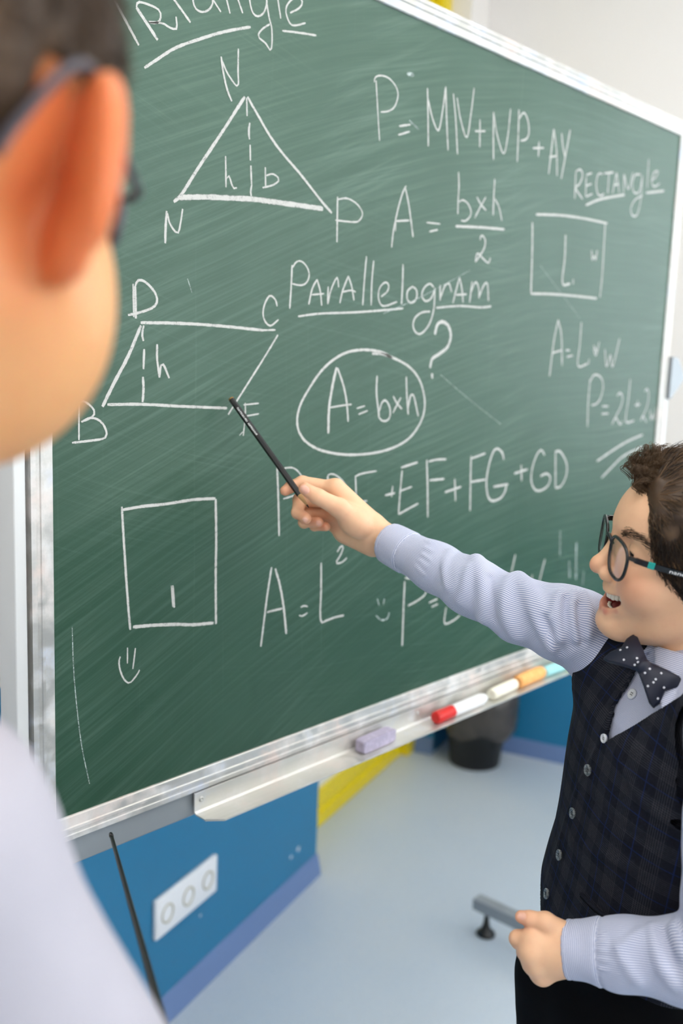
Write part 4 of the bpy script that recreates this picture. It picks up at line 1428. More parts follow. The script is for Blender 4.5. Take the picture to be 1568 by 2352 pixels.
parts = []
parts.append(hand_mesh(nailed(rhand_sdf, nr), rh_f, rh_t, *bounds(allr, 0.035), nr))
parts.append(hand_mesh(nailed(lhand_sdf, nl), lh_f, lh_t, *bounds(alll, 0.035), nl))

# ---- head and neck (in head space)
nk0, nk1 = np.array([-0.042, 0.0, -0.045]), to_head((T1 + 0.01 * UB_)[None])[0]


def boy_head(p):
    d = head_sdf(p)
    n_ = chain(p, [nk0, 0.5 * (nk0 + nk1) + np.array([0.004, 0, 0]), nk1, nk1 + (nk1 - nk0) * 0.4], (0.044, 0.0415, 0.040, 0.034), 0.01)
    return smin(d, n_, 0.014)


HV, HF = polygonize(boy_head, (-0.125, -0.105, -0.20), (0.115, 0.105, 0.105), 0.0015)
hc = np.repeat(SKIN[None], len(HV), 0)
am = np.stack([HV[:, 0], np.abs(HV[:, 1]), HV[:, 2]], 1)
hc = blend(hc, FLUSH, np.exp(-(np.linalg.norm(am - np.array([0.058, 0.040, -0.028]), axis=1) / 0.020) ** 2) * 0.55)
hc = blend(hc, FLUSH, np.exp(-(np.linalg.norm(am - np.array([0.094, 0.0, -0.030]), axis=1) / 0.010) ** 2) * 0.45)
hc = blend(hc, FLUSH, np.exp(-(np.linalg.norm(am - np.array([-0.02, 0.080, 0.0]), axis=1) / 0.030) ** 2) * 0.6)
lu = chain(am, [(0.0705, 0, -0.0515), (0.0682, 0.011, -0.0507), (0.0610, 0.0225, -0.0475), (0.0515, 0.0325, -0.0430)], (0.0036, 0.0036, 0.0030, 0.0020))
ll = chain(am, [(0.0690, 0, -0.0715), (0.0667, 0.011, -0.0702), (0.0605, 0.0225, -0.0620), (0.0515, 0.0320, -0.0450)], (0.0046, 0.0044, 0.0036, 0.0020))
hc = blend(hc, LIP, np.clip((0.0008 - np.minimum(lu, ll)) / 0.0012, 0, 1) * 0.7)
zc = -0.0605 + 13.0 * np.minimum(am[:, 1], 0.034) ** 2
inm = (am[:, 0] < 0.066) & (np.abs(HV[:, 2] - zc) < 0.0092) & (am[:, 1] < 0.0315) & (am[:, 0] > 0.03) & (np.sqrt(((am[:, 0] - 0.060) / 0.0272) ** 2 + (am[:, 1] / 0.0323) ** 2 + ((HV[:, 2] - zc) / 0.0087) ** 2) < 1.06)
hc[inm] = np.array(s2l((150, 58, 54)))
mole = np.linalg.norm(HV - np.array([0.052, 0.036, -0.078]), axis=1)
hc = blend(hc, s2l((110, 66, 48)), np.clip((0.0013 - mole) / 0.0004, 0, 1))
parts.append((from_head(HV), HF, hc))

# ---- what the clothes hide: trunk, arms, legs (one run of coarser surface)
EL_R = at(1105, 1362, 1.095)
EL_L = at(1672, 2216, 0.835)
HIPc = T0 - UB_ * 0.06
HIPS = [HIPc + LB * 0.06, HIPc - LB * 0.06]
FL = [np.array([HIPc[0], HIPc[1], 0]) + unit(LB * [1, 1, 0]) * 0.075, np.array([HIPc[0], HIPc[1], 0]) - unit(LB * [1, 1, 0]) * 0.075]
FBH = unit(FB * [1, 1, 0])
KN = [0.5 * (HIPS[i] + FL[i] + UP * 0.07) + FBH * 0.015 for i in (0, 1)]
AN = [FL[i] + UP * 0.07 for i in (0, 1)]


def inner_body(p):
    d = torso_sdf(p, -0.014)
    d = smin(d, chain(p, [SR, EL_R, RH['A'], RH['W']], (0.030, 0.020, 0.0185, 0.0180)), 0.02)
    d = smin(d, chain(p, [SL, EL_L, LH['A'], LH['W']], (0.030, 0.020, 0.0185, 0.0180)), 0.02)
    for i in (0, 1):
        d = smin(d, chain(p, [HIPS[i], KN[i], AN[i]], (0.062, 0.042, 0.028)), 0.02)
        d = smin(d, cone(p, AN[i] - UP * 0.03, AN[i] + FBH * 0.09 - UP * 0.045, 0.028, 0.020), 0.015)
    d = smin(d, cone(p, from_head(nk0), T1, 0.040, 0.044), 0.02)
    return d


lo, hi = bounds([SR, SL, EL_R, EL_L, RH['W'], LH['W'], T0, T1, *FL, from_head(nk0)], 0.12)
lo[2] = 0.0
parts.append((*polygonize(inner_body, lo, hi, 0.007, 1, 6, 1.8), None))
VV, FF, CC, k = [], [], [], 0
for V, F, c in parts:
    VV.append(V); FF.append(F + k); k += len(V)
    CC.append(c if c is not None else np.repeat(SKIN[None], len(V), 0))
body = fast_mesh('body', np.concatenate(VV), np.concatenate(FF), MAT['skin'], BOY, {'Col': np.concatenate(CC)})

# ---- eyes, teeth, tongue
for s in (1, -1):
    c = from_head((0.0565, 0.031 * s, 0.002)); ax = HM @ unit([1, 0.10 * s, 0.02])
    prof = [(0.0001, -0.0132)] + [(0.0132 * math.sin(a), -0.0132 * math.cos(a)) for a in np.linspace(0.2, 2.65, 14)]
    v, f = lathe_vf([(r * HS, h * HS) for r, h in prof], c, ax, 24)
    e = mesh_obj('eye', v, f, MAT['eye_white'], BOY, True)
    v, f = lathe_vf([(0.0070 * HS, 0.0108 * HS), (0.0066 * HS, 0.0120 * HS), (0.0035 * HS, 0.0132 * HS), (0.0004, 0.0136 * HS)], c, ax, 20)
    mesh_obj('iris', v, f, MAT['iris'], e, True)
tv = []
for row, zz, up in ((1, -0.0548, 1), (-1, -0.0698, -1)):
    for i in range(-6, 7):
        if row < 0 and i in (-3, 2):
            continue
        a = i * 0.205
        R_ = 0.0262 if row > 0 else 0.0222
        cx, cy = 0.0420 + R_ * math.cos(a), R_ * math.sin(a) * 0.92
        w_ = (0.0043, 0.0036, 0.0036, 0.0033, 0.0036, 0.004, 0.004)[abs(i)] * 0.62 + 0.0009
        h_ = (0.0046, 0.0040, 0.0042, 0.0036, 0.0034, 0.0032, 0.0030)[abs(i)] if row > 0 else 0.0024
        zz_ = zz + 13.0 * cy * cy * 0.8
        tg = np.array([-math.sin(a), math.cos(a), 0]); nm = np.array([math.cos(a), math.sin(a), 0])
        th = np.linspace(0, 2 * math.pi, 10, endpoint=False)
        V, F = [], []
        for lv, (kk, dz) in enumerate(((0.75, 1.0), (1.0, 0.6), (1.0, -0.4), (0.88, -0.85), (0.5, -1.0))):
            for t_ in th:
                V.append(np.array([cx, cy, zz_ + up * dz * h_]) + kk * (tg * w_ * math.cos(t_) + nm * 0.0021 * math.sin(t_)))
        for lv in range(4):
            F += [(lv * 10 + q, lv * 10 + (q + 1) % 10, (lv + 1) * 10 + (q + 1) % 10, (lv + 1) * 10 + q) for q in range(10)]
        F += [tuple(range(10))[::-1], tuple(range(40, 50))]
        bm = bmesh.new(); vs = [bm.verts.new(q) for q in from_head(np.array(V))]
        for q in F:
            bm.faces.new([vs[j] for j in q])
        bmesh.ops.recalc_face_normals(bm, faces=bm.faces[:])
        bm_obj('tooth', bm, MAT['tooth'], BOY, True)
tgv, tgf = polygonize(lambda p: ell(p, (0.042, 0, -0.069), (0.020, 0.017, 0.0065)), (0.02, -0.025, -0.085), (0.075, 0.025, -0.055), 0.002)
fast_mesh('tongue', from_head(tgv), tgf, MAT['mouth'], BOY)

# ---- hair
rs = np.random.RandomState(7)


def hair_cap(p):
    sk = ell(p, (-0.012, 0, 0.013), (0.090, 0.073, 0.068))
    sk = smin(sk, ell(p, (0.020, 0, 0.030), (0.0585, 0.060, 0.048)), 0.02)
    sk = smin(sk, ell(p, (-0.03, 0, -0.02), (0.062, 0.066, 0.05)), 0.02)
    over = p[:, 2] - lerp_tab(p[:, 0], HAIRLINE)
    lift = 0.0022 + 0.0045 * np.clip(over / 0.05, 0, 1) + 0.0022 * vnoise(p, 190, 3) * np.clip(over / 0.03, 0, 1)
    return smax(sk - lift, -over, 0.004)


CV, CF = polygonize(hair_cap, (-0.135, -0.105, -0.075), (0.105, 0.105, 0.125), 0.0022, 1)
hair = fast_mesh('hair', from_head(CV), CF, MAT['hair'], BOY, {'tone': 0.16 + 0.08 * np.clip(vnoise(CV, 160, 5), -1, 1)})
hair['label'] = 'short tousled brown hair'
NS = 15000
dirs = rs.normal(size=(NS * 4, 3)); dirs /= np.linalg.norm(dirs, axis=1)[:, None]
dirs = dirs[(dirs[:, 2] > -0.65)]
root = skull_surface(dirs, lambda p: hair_cap(p) + 0.003)
ok = (root[:, 2] - lerp_tab(root[:, 0], HAIRLINE)) > 0.0005
ok &= (np.abs(root[:, 1]) < 0.085) & (np.linalg.norm(root, axis=1) < 0.125)
root, dirs = root[ok][:NS], dirs[ok][:NS]
n_ = dirs
back = np.array([-1.0, 0, 0.0]) + np.zeros_like(root)
side = np.sign(root[:, 1])[:, None] * np.array([0, 0.55, -0.55])
topness = np.clip((root[:, 2] - 0.03) / 0.05, 0, 1)[:, None]
front = np.clip((root[:, 0] - 0.015) / 0.04, 0, 1)[:, None]
flow = back * (0.9 - 0.55 * front) + side * (1 - 0.7 * topness) + np.array([0, 0, -0.5]) * (1 - topness) + np.array([-0.25, 0, 0.7]) * front * topness
clump = np.stack([vnoise(root, 75, 11 + i) for i in range(3)], 1)
flow = flow + clump * np.array([0.28, 0.45, 0.35]) + rs.normal(size=root.shape) * 0.10
flow = flow - n_ * (flow * n_).sum(1)[:, None] * (0.92 - 0.5 * front * topness)
flow /= np.linalg.norm(flow, axis=1)[:, None]
Ls = (0.018 + 0.016 * topness[:, 0] + 0.006 * (front * topness)[:, 0]) * (0.75 + 0.5 * rs.rand(len(root)))
K = 9
tt = np.linspace(0, 1, K)
ph = rs.rand(len(root)) * 6.28 + clump[:, 0] * 3
curlax = np.cross(n_, flow)
Pst = np.empty((len(root), K, 3))
for i, t_ in enumerate(tt):
    s = Ls * t_
    rise = 0.0042 * np.sin(t_ * 2.3) * (0.25 + topness[:, 0]) * (0.6 + 0.8 * rs.rand(len(root)) * 0 + 0.4)
    Pst[:, i] = root + flow * s[:, None] + n_ * (rise + 0.0015)[:, None] - n_ * (s ** 2 * 5.0)[:, None] \
        + curlax * (0.0028 * np.sin(ph + t_ * 5.0) * t_)[:, None]
Rst = np.outer(0.00034 + 0.00022 * rs.rand(len(root)), 1 - 0.75 * tt ** 1.5)
hs = strands('hair_strands', from_head(Pst.reshape(-1, 3)).reshape(Pst.shape), Rst, MAT['hair'], hair, np.clip(0.12 + 0.48 * topness[:, 0] + 0.30 * clump[:, 1] + 0.20 * rs.normal(size=len(root)), 0, 1))
hs['kind'] = 'stuff'
# front tuft: curls that stand up from the hairline
tp, tr = [], []
for c_ in range(34):
    b0 = np.array([rs.uniform(0.050, 0.069), rs.uniform(-0.036, 0.020), 0.0])
    tall = (0.006 + 0.019 * math.exp(-((b0[1] + 0.012) / 0.014) ** 2)) * (0.75 + 0.5 * rs.rand())
    lean, turn, rad, sgn = 0.007 + 0.005 * rs.normal(), rs.uniform(1.5, 4.2), rs.uniform(0.003, 0.0065), (1 if rs.rand() < 0.45 else -1)
    for i in range(26):
        b = b0 + np.array([0.0022, 0.0030, 0]) * rs.normal(size=3)
        b[2] = 0.062 + 0.7 * (0.060 - b[0])
        t_ = np.linspace(0, 1, 15)
        up_ = np.clip(t_ / 0.6, 0, 1); cu_ = np.clip((t_ - 0.6) / 0.4, 0, 1) * turn * (0.85 + 0.3 * rs.rand())
        jit = rs.normal(size=2) * 0.0012
        x = b[0] + lean * up_ ** 1.5 + (0.35 * sgn if sgn > 0 else sgn) * rad * (1 - np.cos(cu_)) + jit[0] * t_
        z = b[2] + tall * up_ ** 0.9 + rad * np.sin(cu_)
        y = b[1] - 0.002 * up_ + 0.002 * np.sin(t_ * 5 + c_) + jit[1] * t_
        tp.append(np.stack([x, y, z], 1)); tr.append((0.00036 - 0.00024 * t_))
tuft = strands('hair_tuft', from_head(np.array(tp).reshape(-1, 3)).reshape(len(tp), 15, 3), np.array(tr), MAT['hair'], hair, np.clip(0.2 + 0.25 * rs.rand(len(tp)), 0, 1))
tuft['kind'] = 'stuff'
# eyebrows
for s in (1, -1):
    ep = []
    for i in range(170):
        a = rs.rand()
        c = np.array([0.0735, 0.014 * s, 0.0165]) * (1 - a) + np.array([0.0560, 0.045 * s, 0.0155]) * a + np.array([0, 0, 0.0065 * math.sin(a * 3.0)])
        c[2] += rs.normal() * 0.0016 * (1.2 - a * 0.7)
        dl = np.array([-0.0012 - 0.004 * a, 0.0042 * s, 0.0016 - 0.003 * a])
        t_ = np.linspace(0, 1, 4)[:, None]
        ep.append(c + dl * t_)
    ep = np.array(ep)
    q = ep.reshape(-1, 3)
    for _ in range(6):
        dd = boy_head(q); g = np.stack([(boy_head(q + np.eye(3)[i] * 5e-4) - boy_head(q - np.eye(3)[i] * 5e-4)) / 1e-3 for i in range(3)], 1)
        q = q - g * ((dd - 0.0004) / ((g * g).sum(1) + 0.1))[:, None]
    o = strands('eyebrow', from_head(q).reshape(ep.shape), np.tile(np.linspace(0.00022, 0.00008, 4), (len(ep), 1)), MAT['hair'], BOY, np.full(len(ep), 0.12))
    o['kind'] = 'stuff'

# ---- glasses
def head_pts(q):
    return from_head(np.asarray(q, float))


gl = thing('eyeglasses', 'black-framed eyeglasses with a teal band worn by the boy', 'glasses', from_head((0.076, 0, 0.0)))
for s in (1, -1):
    th = np.linspace(0, 2 * math.pi, 49)[:-1]
    # rounded-square outline
    ex = 0.0228 * np.sign(np.cos(th)) * np.abs(np.cos(th)) ** 0.72
    ez = 0.0185 * np.sign(np.sin(th)) * np.abs(np.sin(th)) ** 0.78
    ex = ex * (1 + 0.10 * (ez / 0.0185)) + 0
    yy = s * (0.0335 + ex)
    xx = 0.0835 - 2.4 * (np.abs(yy) - 0.009).clip(0) ** 2 - 0.10 * (0.012 - ez)     # wrap and tilt
    rim = np.stack([xx, yy, ez - 0.0075], 1)
    cen = rim.mean(0)
    rp = np.concatenate([rim, rim[:2]])
    v, f = tube_vf(list(head_pts(rp)), [0.0016] * len(rp), 8, False)
    mesh_obj('rim', v, f, MAT['frame_black'], gl, True)
    V, F = [], []
    rings = [(0.97, 0.0), (0.6, 0.0007), (0.25, 0.0011), (0.02, 0.0012)]
    for side_ in (0.0006, -0.0006):
        for kq, bulge in rings:
            for q in rim:
                w_ = cen + (q - cen) * kq; V.append(w_ + np.array([bulge + side_, 0, 0]))
    nR = len(rim)
    for g_ in (0, 1):
        for a in range(3):
            for i in range(nR):
                b0 = (g_ * 4 + a) * nR; b1 = b0 + nR
                q = (b0 + i, b0 + (i + 1) % nR, b1 + (i + 1) % nR, b1 + i)
                F.append(q if g_ == 0 else q[::-1])
    mesh_obj('lens', head_pts(V), F, MAT['lens'], gl, True)
    # temple arm
    a0 = np.array([0.0770, 0.0585 * s, 0.0035]); 
    pts = [a0, (0.069, 0.0650 * s, 0.0035), (0.056, 0.0690 * s, 0.0030), (0.024, 0.0755 * s, 0.0030), (-0.012, 0.0790 * s, 0.0060), (-0.026, 0.0790 * s, 0.002), (-0.040, 0.0770 * s, -0.016)]
    q = spline(pts, 6)
    V, F = [], []
    for i, p in enumerate(q):
        hh = 0.0026 if i > 3 else 0.0019
        d = q[min(i + 1, len(q) - 1)] - q[max(i - 1, 0)]
        nx = unit(np.cross(d, [0, 0, 1])); nz = unit(np.cross(nx, d))
        for aa, bb in ((1, 1), (-1, 1), (-1, -1), (1, -1)):
            V.append(p + nx * 0.0013 * aa + nz * hh * bb)
    m_ = len(q)
    for i in range(m_ - 1):
        F += [(i * 4 + j, i * 4 + (j + 1) % 4, (i + 1) * 4 + (j + 1) % 4, (i + 1) * 4 + j) for j in range(4)]
    F += [(0, 1, 2, 3)[::-1], tuple((m_ - 1) * 4 + j for j in range(4))]
    tm = mesh_obj('temple_arm', head_pts(V), F, MAT['frame_black'], gl)
    b0, b1 = 10, 12
    bv = []
    for i in (b0, b1):
        d = q[i + 1] - q[i - 1]; nx = unit(np.cross(d, [0, 0, 1])); nz = unit(np.cross(nx, d))
        for aa, bb in ((1, 1), (-1, 1), (-1, -1), (1, -1)):
            bv.append(q[i] + nx * 0.0015 * aa + nz * 0.0029 * bb)
    bf = [(i, (i + 1) % 4, 4 + (i + 1) % 4, 4 + i) for i in range(4)] + [(3, 2, 1, 0), (4, 5, 6, 7)]
    mesh_obj('colour_band', head_pts(bv), bf, MAT['teal'], tm)
    if s > 0:
        # small maker's lettering printed on the near arm
        cu = bpy.data.curves.new('lettering', 'FONT'); cu.body = 'nano'; cu.size = 0.0062; cu.align_x = 'CENTER'; cu.align_y = 'CENTER'
        tmp = bpy.data.objects.new('lettering_curve', cu); COL.objects.link(tmp)
        bpy.context.view_layer.update()
        me = bpy.data.meshes.new_from_object(tmp.evaluated_get(bpy.context.evaluated_depsgraph_get()))
        tv_ = np.array([v_.co[:] for v_ in me.vertices]); tf_ = [tuple(p_.vertices) for p_ in me.polygons]
        bpy.data.objects.remove(tmp); bpy.data.curves.remove(cu); bpy.data.meshes.remove(me)
        i0 = 16; p0 = q[i0]; d = unit(q[i0 - 1] - q[i0 + 1]); nx = unit(np.cross(d, [0, 0, 1])); nx = nx if nx[1] * s > 0 else -nx
        nz = unit(np.cross(nx, d)); nz = nz if nz[2] > 0 else -nz
        L3 = p0 + nx * 0.00150 + np.outer(tv_[:, 0] * 1.25, -d) + np.outer(tv_[:, 1] * 0.8, nz)
        mesh_obj('lettering', head_pts(L3), tf_, MAT['marker_white'] if 'marker_white' in MAT else MAT['tooth'], tm)
br = spline([(0.0825, 0.0125, 0.000), (0.0845, 0.005, 0.0040), (0.0845, -0.005, 0.0040), (0.0825, -0.0125, 0.000)], 6)
tube('bridge', list(head_pts(br)), [0.0018] * len(br), MAT['frame_black'], gl, 8)

# ---- clothes
def arm_coords(p, pts, ref):
    """arc length along a poly-line, angle round it (0 = ref side) and distance"""
    best = np.full(len(p), 1e9); S_ = np.zeros(len(p)); PH = np.zeros(len(p)); acc = 0.0
    for a, b in zip(pts[:-1], pts[1:]):
        ab = b - a; L = np.linalg.norm(ab); d = ab / L
        t = np.clip(((p - a) @ d) / L, 0, 1)
        q = p - a - np.outer(t * L, d)
        r = np.linalg.norm(q, axis=1)
        e1 = unit(ref - d * (ref @ d)); e2 = np.cross(d, e1)
        e2 = e2 if e2 @ (-vh) > 0 else -e2
        ang = np.arctan2(q @ e2, q @ e1)
        m_ = r < best
        best[m_] = r[m_]; S_[m_] = acc + t[m_] * L; PH[m_] = ang[m_]
        acc += L
    return S_, PH, best


cpx = lambda crop, a, b: (CROPS_[crop][0] + a * CROPS_[crop][2], CROPS_[crop][1] + b * CROPS_[crop][2])
CROPS_ = {'m': (840, 1220, .35714), 'v': (1180, 1440, .29328), 'w': (1100, 1950, .29847)}

rs_pts = [SR, at(1300, 1434, 1.030), at(1200, 1404, 1.060), at(1085, 1349, 1.100), at(1000, 1303, 1.142), at(893, 1247, 1.196)]
rs_rad = [0.047, 0.0375, 0.0325, 0.0300, 0.0268, 0.0238]
ls_pts = [SL, EL_L, at(1568, 2206, 0.852), at(1440, 2191, 0.875), at(1302, 2179, 0.898)]
ls_rad = [0.047, 0.040, 0.0310, 0.0280, 0.0240]


def ridges_on(fn, lst):
    out = []
    for crop, amp, wid, *pts in lst:
        q = [trace(*cpx(crop, *p), fn, 0.5, 1.6) for p in pts]
        q = [x for x in q if x is not None]
        if len(q) > 1:
            out.append((spline(q, 4), amp, wid))
    return out


def add_ridges(p, d, rid):
    for q, amp, wid in rid:
        near = np.full(len(p), 1.0)
        lo_, hi_ = q.min(0) - 3 * wid, q.max(0) + 3 * wid
        m_ = ((p > lo_) & (p < hi_)).all(1)
        if m_.any():
            pm = p[m_]; e = np.full(len(pm), 1.0)
            for a, b in zip(q[:-1], q[1:]):
                if np.linalg.norm(b - a) < 1e-6:
                    continue
                e = np.minimum(e, cone(pm, a, b, 0, 0))
            d[m_] = d[m_] - amp * np.exp(-(e / wid) ** 2)
    return d


def sleeve_base_r(p):
    return chain(p, rs_pts, rs_rad, 0.015)


def sleeve_base_l(p):
    return chain(p, ls_pts, ls_rad, 0.02)


RR = ridges_on(sleeve_base_r, [
    ('m', 0.0080, 0.0075, (985, 285), (1045, 400), (1085, 520), (1140, 640), (1200, 745)),
    ('m', 0.0058, 0.0070, (925, 300), (895, 430), (905, 560), (970, 680)),
    ('m', 0.0087, 0.0075, (715, 175), (745, 290), (760, 420), (750, 560)),
    ('m', -0.0051, 0.0050, (785, 300), (800, 430), (820, 560)),
    ('m', 0.0065, 0.0060, (1250, 400), (1222, 520), (1240, 690)),
    ('m', 0.0065, 0.0050, (1345, 400), (1320, 520), (1345, 700)),
    ('m', 0.0065, 0.0050, (1400, 400), (1440, 500), (1420, 680)),
    ('m', -0.0065, 0.0045, (1290, 440), (1290, 600), (1320, 740)),
    ('m', -0.0065, 0.0055, (1150, 560), (1200, 680), (1260, 780)),
    ('m', -0.0058, 0.0045, (1365, 480), (1385, 600), (1400, 700)),
    ('m', 0.0043, 0.0055, (665, 235), (640, 350), (600, 450)),
    ('m', 0.0032, 0.0045, (540, 130), (500, 250), (520, 360)),
    ('m', 0.0043, 0.0050, (1040, 330), (1120, 470), (1180, 560)),
    ('m', 0.0020, 0.0020, (385, 60), (420, 75)), ('m', 0.0020, 0.0020, (375, 105), (420, 125)), ('m', 0.0020, 0.0020, (360, 150), (410, 180)), ('m', 0.0020, 0.0020, (345, 190), (390, 230)), ('m', 0.0020, 0.0020, (325, 230), (370, 280))])
RL = ridges_on(sleeve_base_l, [
    ('w', 0.0051, 0.0055, (1330, 600), (1350, 720), (1400, 900), (1480, 1040)),
    ('w', 0.0051, 0.0055, (1500, 600), (1540, 720), (1568, 800)),
    ('w', 0.0032, 0.0045, (1230, 640), (1130, 730), (1080, 760)),
    ('w', 0.0036, 0.0050, (1080, 780), (1140, 900), (1220, 1020)),
    ('w', -0.0036, 0.0045, (1400, 640), (1440, 760), (1500, 900)),
    ('w', 0.0017, 0.0018, (905, 660), (960, 655)), ('w', 0.0017, 0.0018, (905, 720), (970, 715)), ('w', 0.0017, 0.0018, (908, 780), (965, 785)), ('w', 0.0017, 0.0018, (912, 850), (975, 860)), ('w', 0.0017, 0.0018, (920, 920), (980, 935))])


def sleeve_r(p):
    d = add_ridges(p, sleeve_base_r(p), RR) + 0.0007 * vnoise(p, 120, 21)
    ax = unit(rs_pts[-1] - rs_pts[-2]); h = (p - rs_pts[-1]) @ ax
    band = np.clip((h + 0.036) / 0.002, 0, 1)
    d = d - 0.0012 * band + 0.0007 * np.exp(-((h + 0.0055) / 0.0010) ** 2) + 0.0010 * np.exp(-((h + 0.036) / 0.0018) ** 2)
    d = smax(d, h, 0.0015)
    return smax(d, -cone(p, rs_pts[-1] - ax * 0.010, rs_pts[-1] + ax * 0.03, 0.0208, 0.0215), 0.001)


def sleeve_l(p):
    d = add_ridges(p, sleeve_base_l(p), RL) + 0.0007 * vnoise(p, 120, 22)
    ax = unit(ls_pts[-1] - ls_pts[-2]); h = (p - ls_pts[-1]) @ ax
    band = np.clip((h + 0.032) / 0.002, 0, 1)
    d = d - 0.0012 * band + 0.0007 * np.exp(-((h + 0.0050) / 0.0010) ** 2) + 0.0010 * np.exp(-((h + 0.032) / 0.0018) ** 2)
    d = smax(d, h, 0.0015)
    return smax(d, -cone(p, ls_pts[-1] - ax * 0.010, ls_pts[-1] + ax * 0.03, 0.0198, 0.0210), 0.001)


# neck axis, collar
NA = unit(from_head(nk0) - T1)
NKf = unit(FB - NA * (FB @ NA)); NKl = np.cross(NA, NKf)


def neck_uv(p):
    q = p - T1
    return q @ NKl, q @ NKf, q @ NA


def collar(p):
    l, f, h = neck_uv(p)
    r = np.sqrt(l ** 2 + (f * 0.97) ** 2)
    stand = np.maximum(np.abs(r - (0.0485 + 0.04 * np.clip(-h, 0, 1))) - 0.0016, np.abs(h + 0.004) - 0.017)
    fold_r = 0.0515 + 0.42 * np.clip(0.012 - h, 0, 0.05)
    drop = 0.022 + 0.030 * np.clip(f / 0.05, 0, 1) ** 3
    fold = np.maximum(np.abs(r - fold_r) - 0.0017, np.maximum(h - 0.013, -h - drop))
    gap = np.where(f > 0, 0.004 + 0.9 * np.clip(0.010 - h, 0, 1), -1)
    fold = np.maximum(fold, gap - np.abs(l))
    return np.minimum(stand, fold) - 0.0006


def shirt_sdf(p):
    d = torso_sdf(p, 0.004) + 0.0008 * vnoise(p, 90, 31)
    l, f, h = body_uv(p)
    nl, nf, nh = neck_uv(p)
    d = smax(d, -(np.maximum(np.sqrt(nl ** 2 + nf ** 2) - 0.043, -nh + 0.002)), 0.004)
    d = np.maximum(d, 0.035 - h)
    kk = 0.001 + 0.014 * np.clip((h - (TH - 0.14)) / 0.08, 0, 1)
    d = smin(d, sleeve_r(p), kk)
    d = smin(d, sleeve_l(p), kk)
    return np.minimum(d, collar(p))


def stripe_attr(V):
    l, f, h = body_uv(V)
    sR, aR, rR = arm_coords(V, rs_pts, UP); sL, aL, rL = arm_coords(V, ls_pts, UP)
    LR = sum(np.linalg.norm(b - a) for a, b in zip(rs_pts[:-1], rs_pts[1:])); LL = sum(np.linalg.norm(b - a) for a, b in zip(ls_pts[:-1], ls_pts[1:]))
    dR, dL, dT, dC = sleeve_base_r(V), sleeve_base_l(V), torso_sdf(V, 0.004), collar(V)
    st = l.copy()
    seamR = lambda a: np.where(a < -math.pi / 2 - 0.4, a + 2 * math.pi, a)
    m_ = (dR < dT - 0.004) | (sR > 0.06)
    m_ &= rR < 0.07
    st[m_] = (seamR(aR) * 0.031)[m_]
    c_ = m_ & (sR > LR - 0.0365); st[c_] = sR[c_]
    m2 = ((dL < dT - 0.004) | (sL > 0.08)) & (rL < 0.07) & ~m_
    st[m2] = (seamR(aL) * 0.029)[m2]
    c2 = m2 & (sL > LL - 0.0325); st[c2] = sL[c2]
    nl, nf, nh = neck_uv(V)
    mc = (dC < 0.0012) & ~m_ & ~m2
    st[mc] = nh[mc]
    # navy strip along the underside of the right cuff
    a_ = seamR(aR)
    dk = (m_ & (sR > LR - 0.085) & (np.abs(a_ - (math.pi * 0.99 + 0.0)) < 0.17)).astype(float)
    dk += (m_ & (rR < 0.0228) & (sR > LR - 0.012))
    return st, np.clip(dk, 0, 1)


lo, hi = bounds(rs_pts + ls_pts + [T0 - LB * 0.13 - UB_ * 0.03, T0 + LB * 0.13, T1 + UB_ * 0.06, T1 - FB * 0.05], 0.055)
SV, SF = polygonize(shirt_sdf, lo, hi, 0.0024, 2, 6, 1.9)
st, dk = stripe_attr(SV)
sm_ = MAT['shirt']
if not sm_.get('navy'):
    tt_ = sm_.node_tree; b_ = tt_.nodes['Principled BSDF']
    src = b_.inputs['Base Color'].links[0].from_socket
    mx = tt_.nodes.new('ShaderNodeMix'); mx.data_type = 'RGBA'
    an = tt_.nodes.new('ShaderNodeAttribute'); an.attribute_name = 'dk'
    tt_.links.new(an.outputs['Fac'], mx.inputs[0]); tt_.links.new(src, mx.inputs[6]); mx.inputs[7].default_value = (*s2l((14, 22, 50)), 1)
    tt_.links.new(mx.outputs[2], b_.inputs['Base Color']); sm_['navy'] = 1
shirt = fast_mesh('shirt', SV, SF, sm_, BOY, {'st': st, 'dk': dk})
shirt['label'] = 'pale blue finely striped cotton shirt'


# vest
def vest_base(p):
    l, f, h = body_uv(p)
    d = torso_sdf(p, 0.011) + 0.0010 * vnoise(p, 55, 41) * np.clip((0.30 - h) / 0.1, 0, 1)
    return d


def lh_of(px, py):
    q = trace(px, py, vest_base, 0.6, 1.5)
    l, f, h = body_uv(q[None]); return float(l[0]), float(h[0])


VR = [lh_of(*q) for q in ((1384, 1707), (1398, 1645), (1402, 1622), (1426, 1584), (1446, 1550), (1466, 1505))]
VL = [lh_of(*q) for q in ((1384, 1707), (1430, 1679), (1500, 1635), (1560, 1598))]
VL.append((VL[-1][0] + 0.012, VL[-1][1] + 0.07))
VR[-1] = (VR[-1][0], max(VR[-1][1], VR[-2][1] + 0.01)); VR.append((VR[-1][0], VR[-1][1] + 0.10))
hR = np.maximum.accumulate(np.array([b for a, b in VR]) + np.arange(len(VR)) * 1e-5); lR = np.array([a for a, b in VR])
hL = np.maximum.accumulate(np.array([b for a, b in VL]) + np.arange(len(VL)) * 1e-5); lL = np.array([a for a, b in VL])
AX = VR[0]                                            # apex of the V
VRID = ridges_on(vest_base, [
    ('v', 0.0022, 0.0060, (800, 1000), (900, 1200), (1050, 1400), (1300, 1560)),
    ('v', 0.0022, 0.0070, (450, 1650), (700, 1800), (1000, 1900)),
    ('v', -0.0018, 0.0060, (600, 1350), (800, 1550), (1050, 1700)),
    ('v', 0.0015, 0.0030, (660, 930), (560, 1120), (430, 1430), (330, 1740), (235, 2060))])


